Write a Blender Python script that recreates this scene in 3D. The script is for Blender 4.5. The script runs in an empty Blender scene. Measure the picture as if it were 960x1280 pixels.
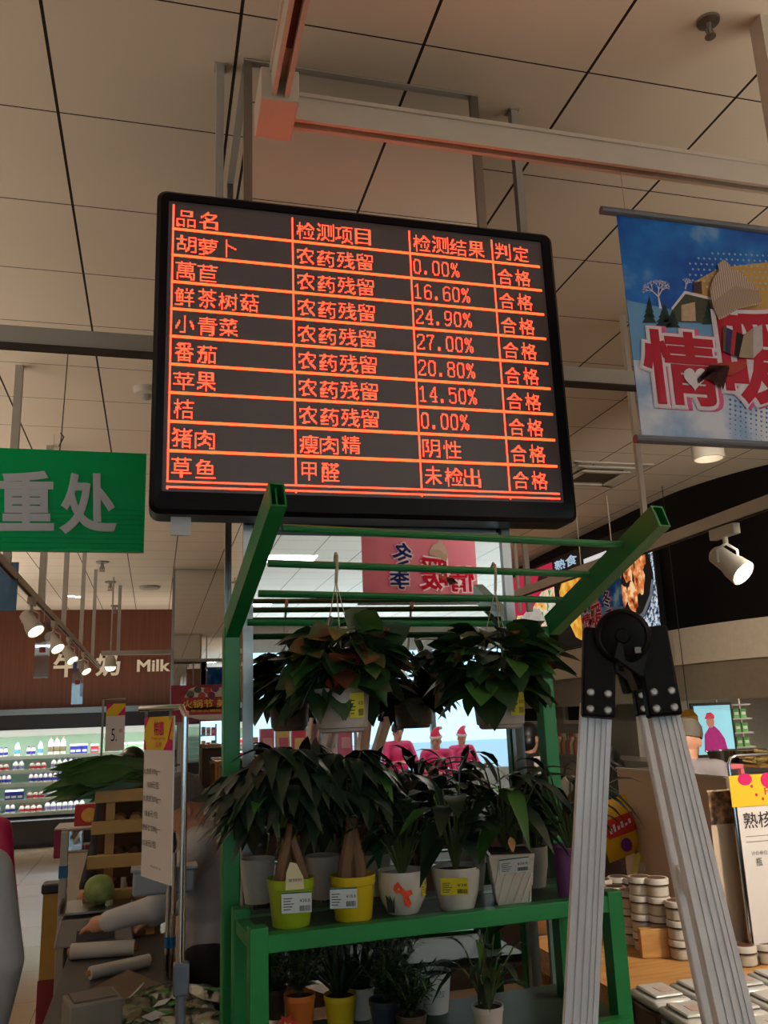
import bpy, math, random
import numpy as np
from mathutils import Vector, Matrix
random.seed(7)
S = bpy.context.scene
COL = S.collection
V = Vector

# ------------------------------------------------------------------ camera
CZ = 1.75                        # eye height
CEIL = 3.93
FPX = 1071.25                    # focal length in pixels of a 960 x 1280 frame
YAW, PITCH, ROLL = [math.radians(a) for a in (15.0804, 13.4746, -2.1792)]
_f = V((math.sin(YAW)*math.cos(PITCH), math.cos(YAW)*math.cos(PITCH), math.sin(PITCH)))
_r = V((math.cos(YAW), -math.sin(YAW), 0))
_u = _r.cross(_f)
RGT = _r*math.cos(ROLL) + _u*math.sin(ROLL)
UPV = -_r*math.sin(ROLL) + _u*math.cos(ROLL)
FWD = _f
cam = bpy.data.cameras.new('camera')
camo = bpy.data.objects.new('camera', cam)
COL.objects.link(camo)
m = Matrix.Identity(4)
for i in range(3):
    m[i][0], m[i][1], m[i][2] = RGT[i], UPV[i], -FWD[i]
m.translation = V((0, 0, CZ))
camo.matrix_world = m
cam.sensor_fit = 'VERTICAL'
cam.sensor_height = 24
cam.lens = FPX/1280*24
cam.clip_start = 0.02
S.camera = camo
EYE = V((0, 0, CZ))

def ray(x, y):
    return RGT*((x-480)/FPX) + UPV*(-(y-640)/FPX) + FWD
def P(x, y, Y):                  # the point at depth Y seen at photo pixel (x, y)
    r = ray(x, y); return EYE + r*(Y/r.y)
def PX(x, y, X):
    r = ray(x, y); return EYE + r*(X/r.x)
def PZ(x, y, z):
    r = ray(x, y); return EYE + r*((z-CZ)/r.z)

# ------------------------------------------------------------------ light
S.view_settings.view_transform = 'Standard'
S.view_settings.look = 'None'
S.view_settings.gamma = 1
S.view_settings.use_curve_mapping = False
S.view_settings.exposure = -0.4
w = bpy.data.worlds.new('daylight')
S.world = w
w.use_nodes = True
_bg = w.node_tree.nodes['Background']
_bg.inputs[0].default_value = (0.58, 0.86, 1.0, 1)
_bg.inputs[1].default_value = 2.8
S.cycles.max_bounces = 8
S.cycles.diffuse_bounces = 4
S.cycles.glossy_bounces = 5
S.cycles.caustics_reflective = False
S.cycles.sample_clamp_indirect = 4.0

def area(name, loc, sx, sy, power, col, rot=(0, 0, 0), spread=None):
    l = bpy.data.lights.new(name, 'AREA')
    l.shape = 'RECTANGLE'; l.size = sx; l.size_y = sy; l.energy = power; l.color = col
    if spread: l.spread = spread
    o = bpy.data.objects.new(name, l); COL.objects.link(o)
    o.location = loc; o.rotation_euler = rot
    return o
WARM = (1.0, 0.86, 0.70)
_p = area('daylight_portal', (3.5, -14.9, 1.9), 18.6, 2.8, 1, (1, 1, 1), (math.radians(90), 0, math.radians(180)))
_p.data.cycles.is_portal = True
# ceiling panels of the aisles outside the frame and behind the camera
for _x, _y in ((-4.2, 1.5), (-4.2, 7.0), (3.8, -1.6)):
    area('ceiling_panel_light', (_x, _y, CEIL-0.03), 1.15, 0.55, 30, WARM)
for _x in (-3, 1.5, 6, 10.5):
    for _y in (-6.5, -11):
        area('cool_panel_light', (_x, _y, CEIL-0.03), 1.15, 0.55, 36, (.86, .95, 1.0))
# added uplights without fixtures, put in only to brighten the ceiling
area('left_cove', (-3.4, 7.5, 2.0), .25, 12.0, 140, WARM, (0, math.radians(208), 0), math.radians(110))
area('right_cove', (5.6, -7.0, 2.0), .25, 9.0, 900, (.62, .85, 1.0), (0, math.radians(155), 0), math.radians(110))
area('shop_front_cove', (3.5, -13.6, 2.4), 17.0, .25, 1300, (.66, .88, 1.0), (math.radians(155), 0, 0), math.radians(110))
area('near_cove', (3.5, -0.6, 2.0), .25, 5.5, 75, WARM, (0, math.radians(172), 0), math.radians(120))
area('kiosk_lamp', (6.9, 8.2, 2.15), 1.2, 2.6, 70, WARM)  # added light without a fixture, brightens the kiosk interior
area('cooler_top_cove', (-1.8, 15.9, 2.12), 8.0, .25, 70, WARM, (math.radians(180), 0, 0))

# ------------------------------------------------------------------ mesh building
def srgb(c):
    if isinstance(c, str):
        c = c.lstrip('#'); c = [int(c[i:i+2], 16) for i in (0, 2, 4)]
    out = []
    for v in c[:3]:
        v = v/255
        out.append(v/12.92 if v <= 0.04045 else ((v+0.055)/1.055)**2.4)
    return (*out, 1)
_mc = {}
def mat(name, col, rough=0.5, metal=0.0, emit=0.0, var=0.12, scale=18.0, alpha=1.0, trans=0.0, coat=0.0):
    """principled material; colour varied by procedural noise in object space"""
    key = (name, str(col), rough, metal, emit)
    if key in _mc: return _mc[key]
    mt = bpy.data.materials.new(name); mt.use_nodes = True
    nt = mt.node_tree; b = nt.nodes['Principled BSDF']
    c = srgb(col)
    b.inputs['Roughness'].default_value = rough
    b.inputs['Metallic'].default_value = metal
    b.inputs['Coat Weight'].default_value = coat
    if 'print' in name or name in ('worn_black_steel', 'black_frame', 'black_fascia', 'pink_backing', 'green_sign_panel'): b.inputs['Specular IOR Level'].default_value = .12
    if trans: b.inputs['Transmission Weight'].default_value = trans
    if alpha < 1: b.inputs['Alpha'].default_value = alpha
    if var:
        tc = nt.nodes.new('ShaderNodeTexCoord'); nz = nt.nodes.new('ShaderNodeTexNoise')
        nz.inputs['Scale'].default_value = scale; nz.inputs['Detail'].default_value = 3
        nt.links.new(tc.outputs['Object'], nz.inputs['Vector'])
        mx = nt.nodes.new('ShaderNodeMix'); mx.data_type = 'RGBA'
        mx.inputs[6].default_value = (*[v*(1-var) for v in c[:3]], 1)
        mx.inputs[7].default_value = (*[min(1, v*(1+var)) for v in c[:3]], 1)
        nt.links.new(nz.outputs['Fac'], mx.inputs[0])
        nt.links.new(mx.outputs[2], b.inputs['Base Color'])
        if emit: nt.links.new(mx.outputs[2], b.inputs['Emission Color'])
    else:
        b.inputs['Base Color'].default_value = c
        b.inputs['Emission Color'].default_value = c
    b.inputs['Emission Strength'].default_value = emit
    _mc[key] = mt
    return mt
def ramp_mat(name, cols, scale=10, rough=0.5, emit=0.0, stretch=(1, 1, 1), detail=4, metal=0, kind='noise', coords='Object'):
    """procedural colour ramp over noise / voronoi / wave: cols = [(pos, colour), ...]"""
    mt = bpy.data.materials.new(name); mt.use_nodes = True
    nt = mt.node_tree; b = nt.nodes['Principled BSDF']
    tc = nt.nodes.new('ShaderNodeTexCoord'); mp = nt.nodes.new('ShaderNodeMapping')
    mp.inputs['Scale'].default_value = stretch
    nt.links.new(tc.outputs[coords], mp.inputs['Vector'])
    t = nt.nodes.new({'noise': 'ShaderNodeTexNoise', 'voronoi': 'ShaderNodeTexVoronoi', 'wave': 'ShaderNodeTexWave'}[kind])
    t.inputs['Scale'].default_value = scale
    if kind != 'voronoi': t.inputs['Detail'].default_value = detail
    nt.links.new(mp.outputs[0], t.inputs['Vector'])
    r = nt.nodes.new('ShaderNodeValToRGB')
    el = r.color_ramp.elements
    while len(el) < len(cols): el.new(0.5)
    for e, (p, c) in zip(el, cols): e.position = p; e.color = srgb(c)
    nt.links.new(t.outputs['Distance' if kind == 'voronoi' else 'Fac'], r.inputs[0])
    nt.links.new(r.outputs[0], b.inputs['Base Color'])
    b.inputs['Roughness'].default_value = rough; b.inputs['Metallic'].default_value = metal
    if 'print' in name: b.inputs['Specular IOR Level'].default_value = .12
    if emit:
        nt.links.new(r.outputs[0], b.inputs['Emission Color']); b.inputs['Emission Strength'].default_value = emit
    return mt
def grid_mat(name, col, line, px, py, wx, wy, x0, y0, rough=0.6, var=0.05, spec=0.5):
    """tiles: world-space grid of thin joints"""
    mt = bpy.data.materials.new(name); mt.use_nodes = True
    nt = mt.node_tree; b = nt.nodes['Principled BSDF']; L = nt.links.new
    g = nt.nodes.new('ShaderNodeNewGeometry'); s = nt.nodes.new('ShaderNodeSeparateXYZ')
    L(g.outputs['Position'], s.inputs[0])
    def mth(op, a, bv):
        n = nt.nodes.new('ShaderNodeMath'); n.operation = op
        for i, q in enumerate((a, bv)):
            if q is None: continue
            if isinstance(q, (int, float)): n.inputs[i].default_value = q
            else: L(q, n.inputs[i])
        return n.outputs[0]
    def lines(o, p, wd, off):
        fr = mth('FRACT', mth('DIVIDE', mth('ADD', o, 600*p-off+wd/2), p), None)
        return mth('LESS_THAN', fr, wd/p)
    k = mth('MAXIMUM', lines(s.outputs[0], px, wx, x0), lines(s.outputs[1], py, wy, y0))
    nz = nt.nodes.new('ShaderNodeTexNoise'); nz.inputs['Scale'].default_value = 2.5; nz.inputs['Detail'].default_value = 5
    L(g.outputs['Position'], nz.inputs['Vector'])
    c = srgb(col)
    m1 = nt.nodes.new('ShaderNodeMix'); m1.data_type = 'RGBA'
    m1.inputs[6].default_value = (*[v*(1-var) for v in c[:3]], 1); m1.inputs[7].default_value = (*[min(1, v*(1+var)) for v in c[:3]], 1)
    L(nz.outputs['Fac'], m1.inputs[0])
    m2 = nt.nodes.new('ShaderNodeMix'); m2.data_type = 'RGBA'
    m2.inputs[7].default_value = srgb(line)
    L(k, m2.inputs[0]); L(m1.outputs[2], m2.inputs[6]); L(m2.outputs[2], b.inputs['Base Color'])
    b.inputs['Roughness'].default_value = rough
    b.inputs['Specular IOR Level'].default_value = spec
    return mt

_tcache = {}
def text_geo(s, fat=0.0, res=4):
    """outline lettering (fat > 0: strokes swollen and rounded)"""
    k = (s, fat, res)
    if k in _tcache: return _tcache[k]
    c = bpy.data.curves.new('t', 'FONT'); c.body = s; c.size = 1; c.resolution_u = res
    if fat: c.bevel_depth = fat; c.bevel_resolution = 1
    o = bpy.data.objects.new('t', c); COL.objects.link(o)
    bpy.context.view_layer.update()
    me = bpy.data.meshes.new_from_object(o.evaluated_get(bpy.context.evaluated_depsgraph_get()))
    vs = np.array([v.co[:] for v in me.vertices]) if len(me.vertices) else np.zeros((0, 3))
    fs = [tuple(p.vertices) for p in me.polygons]
    if not fat: vs = vs[:, :2]
    bpy.data.objects.remove(o); bpy.data.curves.remove(c); bpy.data.meshes.remove(me)
    _tcache[k] = (vs, fs)
    return vs, fs

class M:
    """collects geometry, then build() links it as ONE mesh object"""
    def __init__(s): s.v = []; s.f = []; s.m = []
    def add(s, vs, fs, mi=0):
        b = len(s.v); s.v += [V(v) for v in vs]
        s.f += [tuple(b+i for i in f) for f in fs]; s.m += [mi]*len(fs)
        return s
    def box(s, c, d, R=None, mi=0):
        c = V(c); vs = []
        for z in (-.5, .5):
            for x, y in ((-.5, -.5), (.5, -.5), (.5, .5), (-.5, .5)):
                p = V((x*d[0], y*d[1], z*d[2]))
                vs.append(c + (R @ p if R else p))
        return s.add(vs, [(3, 2, 1, 0), (4, 5, 6, 7), (0, 1, 5, 4), (1, 2, 6, 5), (2, 3, 7, 6), (3, 0, 4, 7)], mi)
    def span(s, a, b, mi=0):                 # axis box between two corners
        a, b = V(a), V(b)
        return s.box((a+b)/2, [abs(q) for q in (b-a)], None, mi)
    def hexa(s, p, mi=0):                    # 8 corners: bottom 4, top 4
        return s.add(p, [(3, 2, 1, 0), (4, 5, 6, 7), (0, 1, 5, 4), (1, 2, 6, 5), (2, 3, 7, 6), (3, 0, 4, 7)], mi)
    def beam(s, a, b, w, h, side=None, mi=0):  # rectangular bar a->b; w along 'side', h across
        a, b = V(a), V(b); d = (b-a).normalized()
        sd = V(side) if side is not None else (d.cross(V((0, 0, 1))) if abs(d.z) < .95 else V((1, 0, 0)))
        sd = (sd - d*sd.dot(d)).normalized(); t = d.cross(sd)
        q = [sd*(x*w/2)+t*(y*h/2) for x, y in ((-1, -1), (1, -1), (1, 1), (-1, 1))]
        return s.hexa([a+k for k in q]+[b+k for k in q], mi)
    def tube(s, pts, r, n=8, mi=0, cap=True):
        pts = [V(p) for p in pts]; k = len(pts)
        rs = r if isinstance(r, (list, tuple)) else [r]*k
        vs = []; prev = None
        for i, p in enumerate(pts):
            d = (pts[min(i+1, k-1)]-pts[max(i-1, 0)])
            d = d.normalized() if d.length > 1e-9 else V((0, 0, 1))
            if prev is None:
                x = d.cross(V((0, 0, 1)) if abs(d.z) < .9 else V((1, 0, 0))).normalized()
            else:
                x = (prev - d*prev.dot(d)).normalized()
            prev = x; y = d.cross(x)
            vs += [p + (x*math.cos(t)+y*math.sin(t))*rs[i] for t in [2*math.pi*j/n for j in range(n)]]
        fs = [(i*n+j, i*n+(j+1) % n, (i+1)*n+(j+1) % n, (i+1)*n+j) for i in range(k-1) for j in range(n)]
        if cap: fs += [tuple(range(n))[::-1], tuple((k-1)*n+j for j in range(n))]
        return s.add(vs, fs, mi)
    def lathe(s, prof, c=(0, 0, 0), n=20, mi=0, R=None, sq=1.0, cap=True):
        c = V(c); vs = []
        for r, z in prof:
            for j in range(n):
                t = 2*math.pi*j/n; p = V((r*math.cos(t), r*sq*math.sin(t), z))
                vs.append(c + (R @ p if R else p))
        k = len(prof)
        fs = [(i*n+j, i*n+(j+1) % n, (i+1)*n+(j+1) % n, (i+1)*n+j) for i in range(k-1) for j in range(n)]
        if cap: fs += [tuple(range(n))[::-1], tuple((k-1)*n+j for j in range(n))]
        return s.add(vs, fs, mi)
    def ell(s, c, r, n=12, R=None, mi=0):
        k = 8
        return s.lathe([(max(1e-4, math.sin(math.pi*i/k)), -math.cos(math.pi*i/k)) for i in range(k+1)], c, n, mi,
                       (R if R else Matrix.Identity(3)) @ Matrix.Diagonal(V(r)), cap=False)
    def prism(s, pts, off, mi=0):            # planar polygon (3D points) given thickness along vector off
        pts = [V(p) for p in pts]; off = V(off); n = len(pts)
        return s.add(pts+[p+off for p in pts], [tuple(range(n))[::-1], tuple(range(n, 2*n))] +
                     [(i, (i+1) % n, n+(i+1) % n, n+i) for i in range(n)], mi)
    def poly(s, pts, mi=0):
        return s.add(pts, [tuple(range(len(pts)))], mi)
    def text(s, t, ll, lr, ul, lift=(0, 0, 0), off=0.0, mi=0, res=4, thick=0.0):
        """lettering whose bounding box fills ll, lr, ul"""
        vs, fs = text_geo(t, off, res)
        if not len(vs): return s
        mn, mx = vs.min(0), vs.max(0); ll, lr, ul = V(ll)+V(lift), V(lr)+V(lift), V(ul)+V(lift)
        ux = (lr-ll)/(mx[0]-mn[0]); uy = (ul-ll)/(mx[1]-mn[1])
        nz = ux.cross(uy).normalized()*min(ux.length, uy.length)*.15 if off else None
        p = [ll+ux*float(q[0]-mn[0])+uy*float(q[1]-mn[1]) + (nz*float(q[2]) if off else V((0, 0, 0))) for q in vs]
        s.add(p, fs, mi)
        if thick:
            nrm = ux.cross(uy).normalized()*-thick
            ed = {}
            for f in fs:
                for i in range(len(f)):
                    e = (f[i], f[(i+1) % len(f)]); ed[tuple(sorted(e))] = ed.get(tuple(sorted(e)), 0)+1
            q = [x+nrm for x in p]
            bd = [e for e, c in ed.items() if c == 1]
            n = len(p); s.add(p+q, [(a, b, n+b, n+a) for a, b in bd], mi)
        return s
    def leaf(s, base, d, up, L, W, droop=0.3, fold=0.15, mi=0, tip=1.0):
        d = V(d).normalized(); up = V(up); sd = d.cross(up)
        if sd.length < 1e-3: sd = V((1, 0, 0))
        sd.normalize(); nn = sd.cross(d).normalized(); b = V(base)
        st = ((0, .06), (.18, .72), (.42, 1.0), (.7, .66*tip), (1.0, .02))
        vs = []
        for t, wd in st:
            c = b + d*(L*t) + V((0, 0, -1))*(droop*L*t*t)
            vs += [c - sd*(W/2*wd) + nn*(fold*W*wd), c, c + sd*(W/2*wd) + nn*(fold*W*wd)]
        fs = []
        for i in range(4):
            a = i*3; fs += [(a, a+1, a+4, a+3), (a+1, a+2, a+5, a+4)]
        return s.add(vs, fs, mi)
    def build(s, name, mats, parent=None, loc=None, smooth=30, bevel=0.0, mods=None):
        if parent is not None:
            o0 = V((0, 0, 0)); q = parent
            while q is not None: o0 = o0 + q.location; q = q.parent
            l = V((0, 0, 0))
        else:
            if loc is None:
                xs = np.array([v[:] for v in s.v]); a, b2 = xs.min(0), xs.max(0)
                loc = ((a[0]+b2[0])/2, (a[1]+b2[1])/2, a[2])
            o0 = V(loc); l = V(loc)
        me = bpy.data.meshes.new(name)
        me.from_pydata([tuple(v-o0) for v in s.v], [], s.f)
        mats = mats if isinstance(mats, (list, tuple)) else [mats]
        for q in mats: me.materials.append(q)
        me.polygons.foreach_set('material_index', s.m)
        me.update()
        if smooth:
            me.polygons.foreach_set('use_smooth', [True]*len(me.polygons))
            me.set_sharp_from_angle(angle=math.radians(smooth))
        o = bpy.data.objects.new(name, me); COL.objects.link(o); o.location = l
        if parent is not None: o.parent = parent
        if bevel:
            bm = o.modifiers.new('bevel', 'BEVEL'); bm.width = bevel; bm.segments = 2; bm.limit_method = 'ANGLE'; bm.angle_limit = .6
        return o
def tag(o, label=None, cat=None, group=None, kind=None):
    if label: o['label'] = label
    if cat: o['category'] = cat
    if group: o['group'] = group
    if kind: o['kind'] = kind
    return o
def thing(name, label, cat, loc=(0, 0, 0), group=None):
    o = bpy.data.objects.new(name, None); COL.objects.link(o)
    o.location = loc; o.empty_display_size = .05
    return tag(o, label, cat, group)
def dup(root, loc, rz=0.0, label=None, group=None, scale=None):
    def cp(o, par):
        c = o.copy(); COL.objects.link(c)
        if par is not None: c.parent = par
        for ch in list(o.children): cp(ch, c)
        return c
    r = cp(root, None); r.location = loc; r.rotation_euler = (0, 0, rz)
    if scale: r.scale = (scale,)*3 if isinstance(scale, (int, float)) else scale
    if label: r['label'] = label
    if group: r['group'] = group
    return r
def struct(o): o['kind'] = 'structure'; return o

# ------------------------------------------------------------------ materials
GREEN = mat('green_paint', (22, 122, 58), .38, var=.18, scale=9)
GREEN_D = mat('green_paint_rail', (20, 112, 56), .35, var=.15, scale=9)
STEEL = mat('brushed_steel', (150, 148, 145), .28, 1.0, var=.08, scale=30)
CHROME = mat('chrome', (205, 205, 208), .12, 1.0, var=.03)
ALU = ramp_mat('brushed_aluminium', [(0.3, (224, 224, 230)), (0.7, (244, 244, 248))], 40, .45, stretch=(1, 1, .02), metal=.05)
BLACKP = mat('black_plastic', (27, 22, 25), .42, var=.15)
HINGE = mat('worn_black_steel', (15, 10, 10), .5, .0, var=.5, scale=26)
WHITEP = mat('white_paint', (206, 200, 190), .5, var=.04)
WHITE = mat('white_plastic', (226, 224, 220), .4, var=.03)
PAPER = mat('white_card', (226, 218, 214), .7, var=.02)
GREYP = mat('grey_paint', (178, 174, 168), .45, var=.06)
MIRROR = mat('mirror_glass', (236, 239, 241), .012, 1.0, var=0)
BLACK = mat('black_lettering', (22, 20, 22), .6, var=0)
YELLOWTAG = mat('yellow_tag', (214, 200, 40), .6, var=.08, scale=60)
SOIL = mat('dark_soil', (38, 27, 20), .95, var=.4, scale=90)
WOOD = ramp_mat('pale_wood', [(0.3, (176, 124, 66)), (0.7, (206, 156, 94))], 5, .45, stretch=(1, 8, 8))
SKIN = mat('skin', (205, 150, 122), .5, var=.05)
HAIR = mat('black_hair', (20, 16, 16), .4, var=.3, scale=60)
CARD = mat('cardboard', (176, 122, 72), .8, var=.08)

# ------------------------------------------------------------------ the setting
X0, X1, Y0, Y1 = -6.0, 13.0, -15.0, 24.0
o = M().poly([(X0, Y0, 0), (X1, Y0, 0), (X1, Y1, 0), (X0, Y1, 0)]).build('floor',
    grid_mat('floor_tiles', (176, 152, 126), (120, 104, 88), .8, .8, .006, .006, .1, .3, rough=.13, var=.06)); struct(o)
o = M().poly([(X0, Y0, CEIL), (X0, Y1, CEIL), (X1, Y1, CEIL), (X1, Y0, CEIL)]).build('ceiling',
    grid_mat('ceiling_tiles', (228, 216, 200), (42, 34, 30), .604, .590, .011, .006, .212, 2.29, rough=.7, var=.03, spec=.2)); struct(o)
WOODW = ramp_mat('brown_wood_panels', [(0.25, (84, 44, 25)), (0.75, (110, 60, 34))], 3.0, .5, stretch=(7, 7, .25))
o = M().box(((X0+3.2)/2, 17.1, CEIL/2), (3.2-X0, .2, CEIL)).build('wall_back', WOODW); struct(o)
o = M().box(((3.2+X1)/2, Y1+.1, CEIL/2), (X1-3.2, .2, CEIL)).build('wall_rear', mat('far_wall', (150, 140, 128), .7)); struct(o)
o = M().box((3.1, (17.2+Y1)/2, CEIL/2), (.2, Y1-17.2, CEIL)).build('wall_return', WOODW); struct(o)
PLAST = mat('plaster', (196, 186, 172), .7)
o = M().box((X0-.1, (Y0+17)/2, CEIL/2), (.2, 17-Y0, CEIL)).build('wall_left', PLAST); struct(o)
o = M().box((X1+.1, (Y0+Y1)/2, CEIL/2), (.2, Y1-Y0, CEIL)).build('wall_right', PLAST); struct(o)
# shop front behind the camera: sill, lintel and tall windows
o = M().box(((X0+X1)/2, Y0-.1, 3.62), (X1-X0, .2, .62)).box(((X0+X1)/2, Y0-.1, .25), (X1-X0, .2, .5)).build('wall_front', mat('front_wall', (168, 166, 164), .6)); struct(o)
xs = [X0, -2.9, .2, 3.3, 6.4, 9.6, X1]
o = M()
for x in xs: o.box((x, Y0-.05, 1.9), (.12, .14, 2.85))
for i in range(6): o.box(((xs[i]+xs[i+1])/2, Y0-.05, 2.55), (xs[i+1]-xs[i], .1, .07))
struct(o.build('trim_front', mat('mullion', (120, 128, 136), .4, .6)))
def clear_mat(name, tint, gloss=.12, rough=.02):
    mt = bpy.data.materials.new(name); mt.use_nodes = True
    nt = mt.node_tree; nt.nodes.remove(nt.nodes['Principled BSDF'])
    t = nt.nodes.new('ShaderNodeBsdfTransparent'); g = nt.nodes.new('ShaderNodeBsdfGlossy'); x = nt.nodes.new('ShaderNodeMixShader')
    lw = nt.nodes.new('ShaderNodeLayerWeight'); lw.inputs[0].default_value = .25
    mu = nt.nodes.new('ShaderNodeMath'); mu.operation = 'MULTIPLY_ADD'; mu.inputs[1].default_value = .6; mu.inputs[2].default_value = gloss
    nt.links.new(lw.outputs['Fresnel'], mu.inputs[0]); nt.links.new(mu.outputs[0], x.inputs[0])
    t.inputs[0].default_value = tint; g.inputs['Roughness'].default_value = rough
    nt.links.new(t.outputs[0], x.inputs[1]); nt.links.new(g.outputs[0], x.inputs[2])
    nt.links.new(x.outputs[0], nt.nodes['Material Output'].inputs[0])
    return mt
GLASS = clear_mat('clear_glass', (.93, .97, .98, 1), .03)
for i in range(6):
    struct(M().box(((xs[i]+xs[i+1])/2, Y0-.06, 1.9), (xs[i+1]-xs[i]-.1, .006, 2.78)).build('window_%d' % (i+1), GLASS))
# pavement outside the windows
struct(M().poly([(X0-20, Y0-40, -.05), (X1+20, Y0-40, -.05), (X1+20, Y0-.2, -.05), (X0-20, Y0-.2, -.05)]).build('ground_outside', mat('pavement', (190, 192, 196), .8)))

# ------------------------------------------------------------------ mirror-clad columns
def column(name, x0, x1, y0, y1, label):
    t = thing(name, label, 'column', ((x0+x1)/2, (y0+y1)/2, 0))
    M().span((x0+.012, y0+.012, 0), (x1-.012, y1-.012, CEIL-.002)).build('mirror_panels', MIRROR, t, smooth=0)
    for cx, cy, sx, sy in ((x0, y0, 1, 1), (x1, y0, -1, 1), (x0, y1, 1, -1), (x1, y1, -1, -1)):
        g = M()
        g.span((cx, cy, 0), (cx+sx*.028, cy+sy*.011, CEIL-.001)).span((cx, cy+sy*.011, 0), (cx+sx*.011, cy+sy*.028, CEIL-.001))
        g.build('corner_trim', STEEL, t, smooth=0)
    M().span((x0-.002, y0-.002, CEIL-.009), (x1+.002, y1+.002, CEIL-.003)).build('ceiling_trim', GREYP, t, smooth=0)
    return t
colA = column('mirrored_column', .238, 1.077, 2.474, 3.2, 'large square mirror-clad column directly behind the red digit board')
M().span((.282, 2.482, 2.305), (1.035, 2.4865, 2.36)).build('panel_joint', STEEL, colA, smooth=0)
column('mirrored_column', .212, 1.05, 12.5, 13.25, 'distant mirror-clad column beside the brown milk wall')

# ------------------------------------------------------------------ LED board
# dot-matrix characters: letter shapes sampled onto a 16 x 16 dot grid
def dot_glyph(ch, n=16, ss=12):
    vs, fs = text_geo(ch, 0.0, 4)
    mn, mx = vs.min(0), vs.max(0)
    best = None
    for wd in (14.0, 14.7):
        for ht in (14.3, 15.2):
            pad = ss
            N = (n+2)*ss
            g = np.zeros((N, N), bool)
            q = (vs-mn)*np.array([wd/max(mx[0]-mn[0], .8), ht/max(mx[1]-mn[1], .8)])*ss + pad
            for f in fs:
                for i in range(1, len(f)-1):
                    a, b, c = q[f[0]], q[f[i]], q[f[i+1]]
                    lo = np.floor(np.minimum(np.minimum(a, b), c)).astype(int); hi = np.ceil(np.maximum(np.maximum(a, b), c)).astype(int)
                    X, Y = np.meshgrid(np.arange(lo[0], hi[0]+1)+.5, np.arange(lo[1], hi[1]+1)+.5)
                    side = lambda p, r: (r[0]-p[0])*(Y-p[1])-(r[1]-p[1])*(X-p[0])
                    d1, d2, d3 = side(a, b), side(b, c), side(c, a)
                    k = ((d1 >= 0) & (d2 >= 0) & (d3 >= 0)) | ((d1 <= 0) & (d2 <= 0) & (d3 <= 0))
                    g[lo[1]:hi[1]+1, lo[0]:hi[0]+1] |= k[:N-lo[1], :N-lo[0]]
            for ox in (0, 3, 6, 9):
                for oy in (0, 3, 6, 9):
                    cv = g[pad-oy:pad-oy+n*ss, pad-ox:pad-ox+n*ss].reshape(n, ss, n, ss).mean((1, 3))
                    sc = np.abs(cv-.42).clip(0, .3).mean() - .5*np.minimum(cv, 1-cv).mean()
                    if best is None or sc > best[0]: best = (sc, cv)
    on = best[1] > .42
    return [''.join('#' if on[n-1-r, c] else ' ' for c in range(n)) for r in range(n)]
HALF = {
'0': ['', ' ####', ' #  ##', '#    #', '#    #', '#    #', '#    #', '#    #', '#    #', '#    #', '#    #', '#    #', ' #  #', ' ####'],
'1': ['', '  #', ' ##', '# #', '  #', '  #', '  #', '  #', '  #', '  #', '  #', '  #', '  #', '#####'],
'2': ['', ' ####', '#    #', '#    #', '     #', '     #', '    #', '   #', '   #', '  #', ' #', '#', '#    #', '######'],
'4': ['', '    #', '   ##', '   ##', '  # #', '  # #', ' #  #', ' #  #', '#   #', '######', '    #', '    #', '    #', '  ####'],
'5': ['', '######', '#', '#', '#', '#####', '#    #', '     #', '     #', '     #', '     #', '#    #', '#    #', ' ####'],
'6': ['', '  ###', ' #   #', '#', '#', '#', '# ###', '##   #', '#    #', '#    #', '#    #', '#    #', '#    #', ' ####'],
'7': ['', '######', '#    #', '    #', '    #', '   #', '   #', '   #', '  #', '  #', '  #', '  #', '  #', '  #'],
'8': ['', ' ####', '#    #', '#    #', '#    #', '#    #', ' ####', ' #  #', '#    #', '#    #', '#    #', '#    #', '#    #', ' ####'],
'9': ['', ' ####', '#    #', '#    #', '#    #', '#    #', '#    #', '#   ##', ' ### #', '     #', '     #', '    #', '#  ##', ' ###'],
'.': ['']*11 + [' ##', ' ##', ' ##'],
'%': ['', ' #   #', '# #  #', '# # #', '# # #', '# ##', ' # #', '   #', '   # #', '  # # #', '  # # #', ' #  # #', ' #  # #', '#    #']}
FULL = {
'甲': ['', '  ###########', '  #    #    #', '  #    #    #', '  #    #    #', '  ###########', '  #    #    #', '  #    #    #', '  #    #    #', '  ###########', '  #    #    #', '       #', '       #', '       #', '       #'],
'卜': ['', '     #', '     #', '     #', '     #', '     ##', '     # ##', '     #   ##', '     #     ##', '     #', '     #', '     #', '     #', '     #', '     #', '     #']}
_gc = {}
def glyph(ch):
    if ch not in _gc:
        if ch in HALF: _gc[ch] = [q.ljust(8) for q in (HALF[ch]+['']*16)[:16]]
        elif ch in FULL: _gc[ch] = [q.ljust(16) for q in (FULL[ch]+['']*16)[:16]]
        else: _gc[ch] = dot_glyph(ch)
    return _gc[ch]
LED_Y = 2.36
bx0, bx1, bz0, bz1 = -.03, 1.258, 2.315, 3.315
sx0, sz1, dp = .016, 3.272, .00394
board = thing('led_display_board', 'large black framed board with glowing red table of Chinese test results', 'display board', ((bx0+bx1)/2, 2.41, bz0))
ix0, ix1, iz0, iz1 = sx0-.012, sx0+302*dp+.012, sz1-226*dp-.004, sz1+.012
def rrect(a0, b0, a1, b1, r, n=5):
    out = []
    for cx, cz, s in ((a1-r, b1-r, 0), (a0+r, b1-r, 90), (a0+r, b0+r, 180), (a1-r, b0+r, 270)):
        for k in range(n+1):
            t = math.radians(s+90*k/n); out.append((cx+r*math.cos(t), cz+r*math.sin(t)))
    return out
g = M(); n = 24
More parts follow.
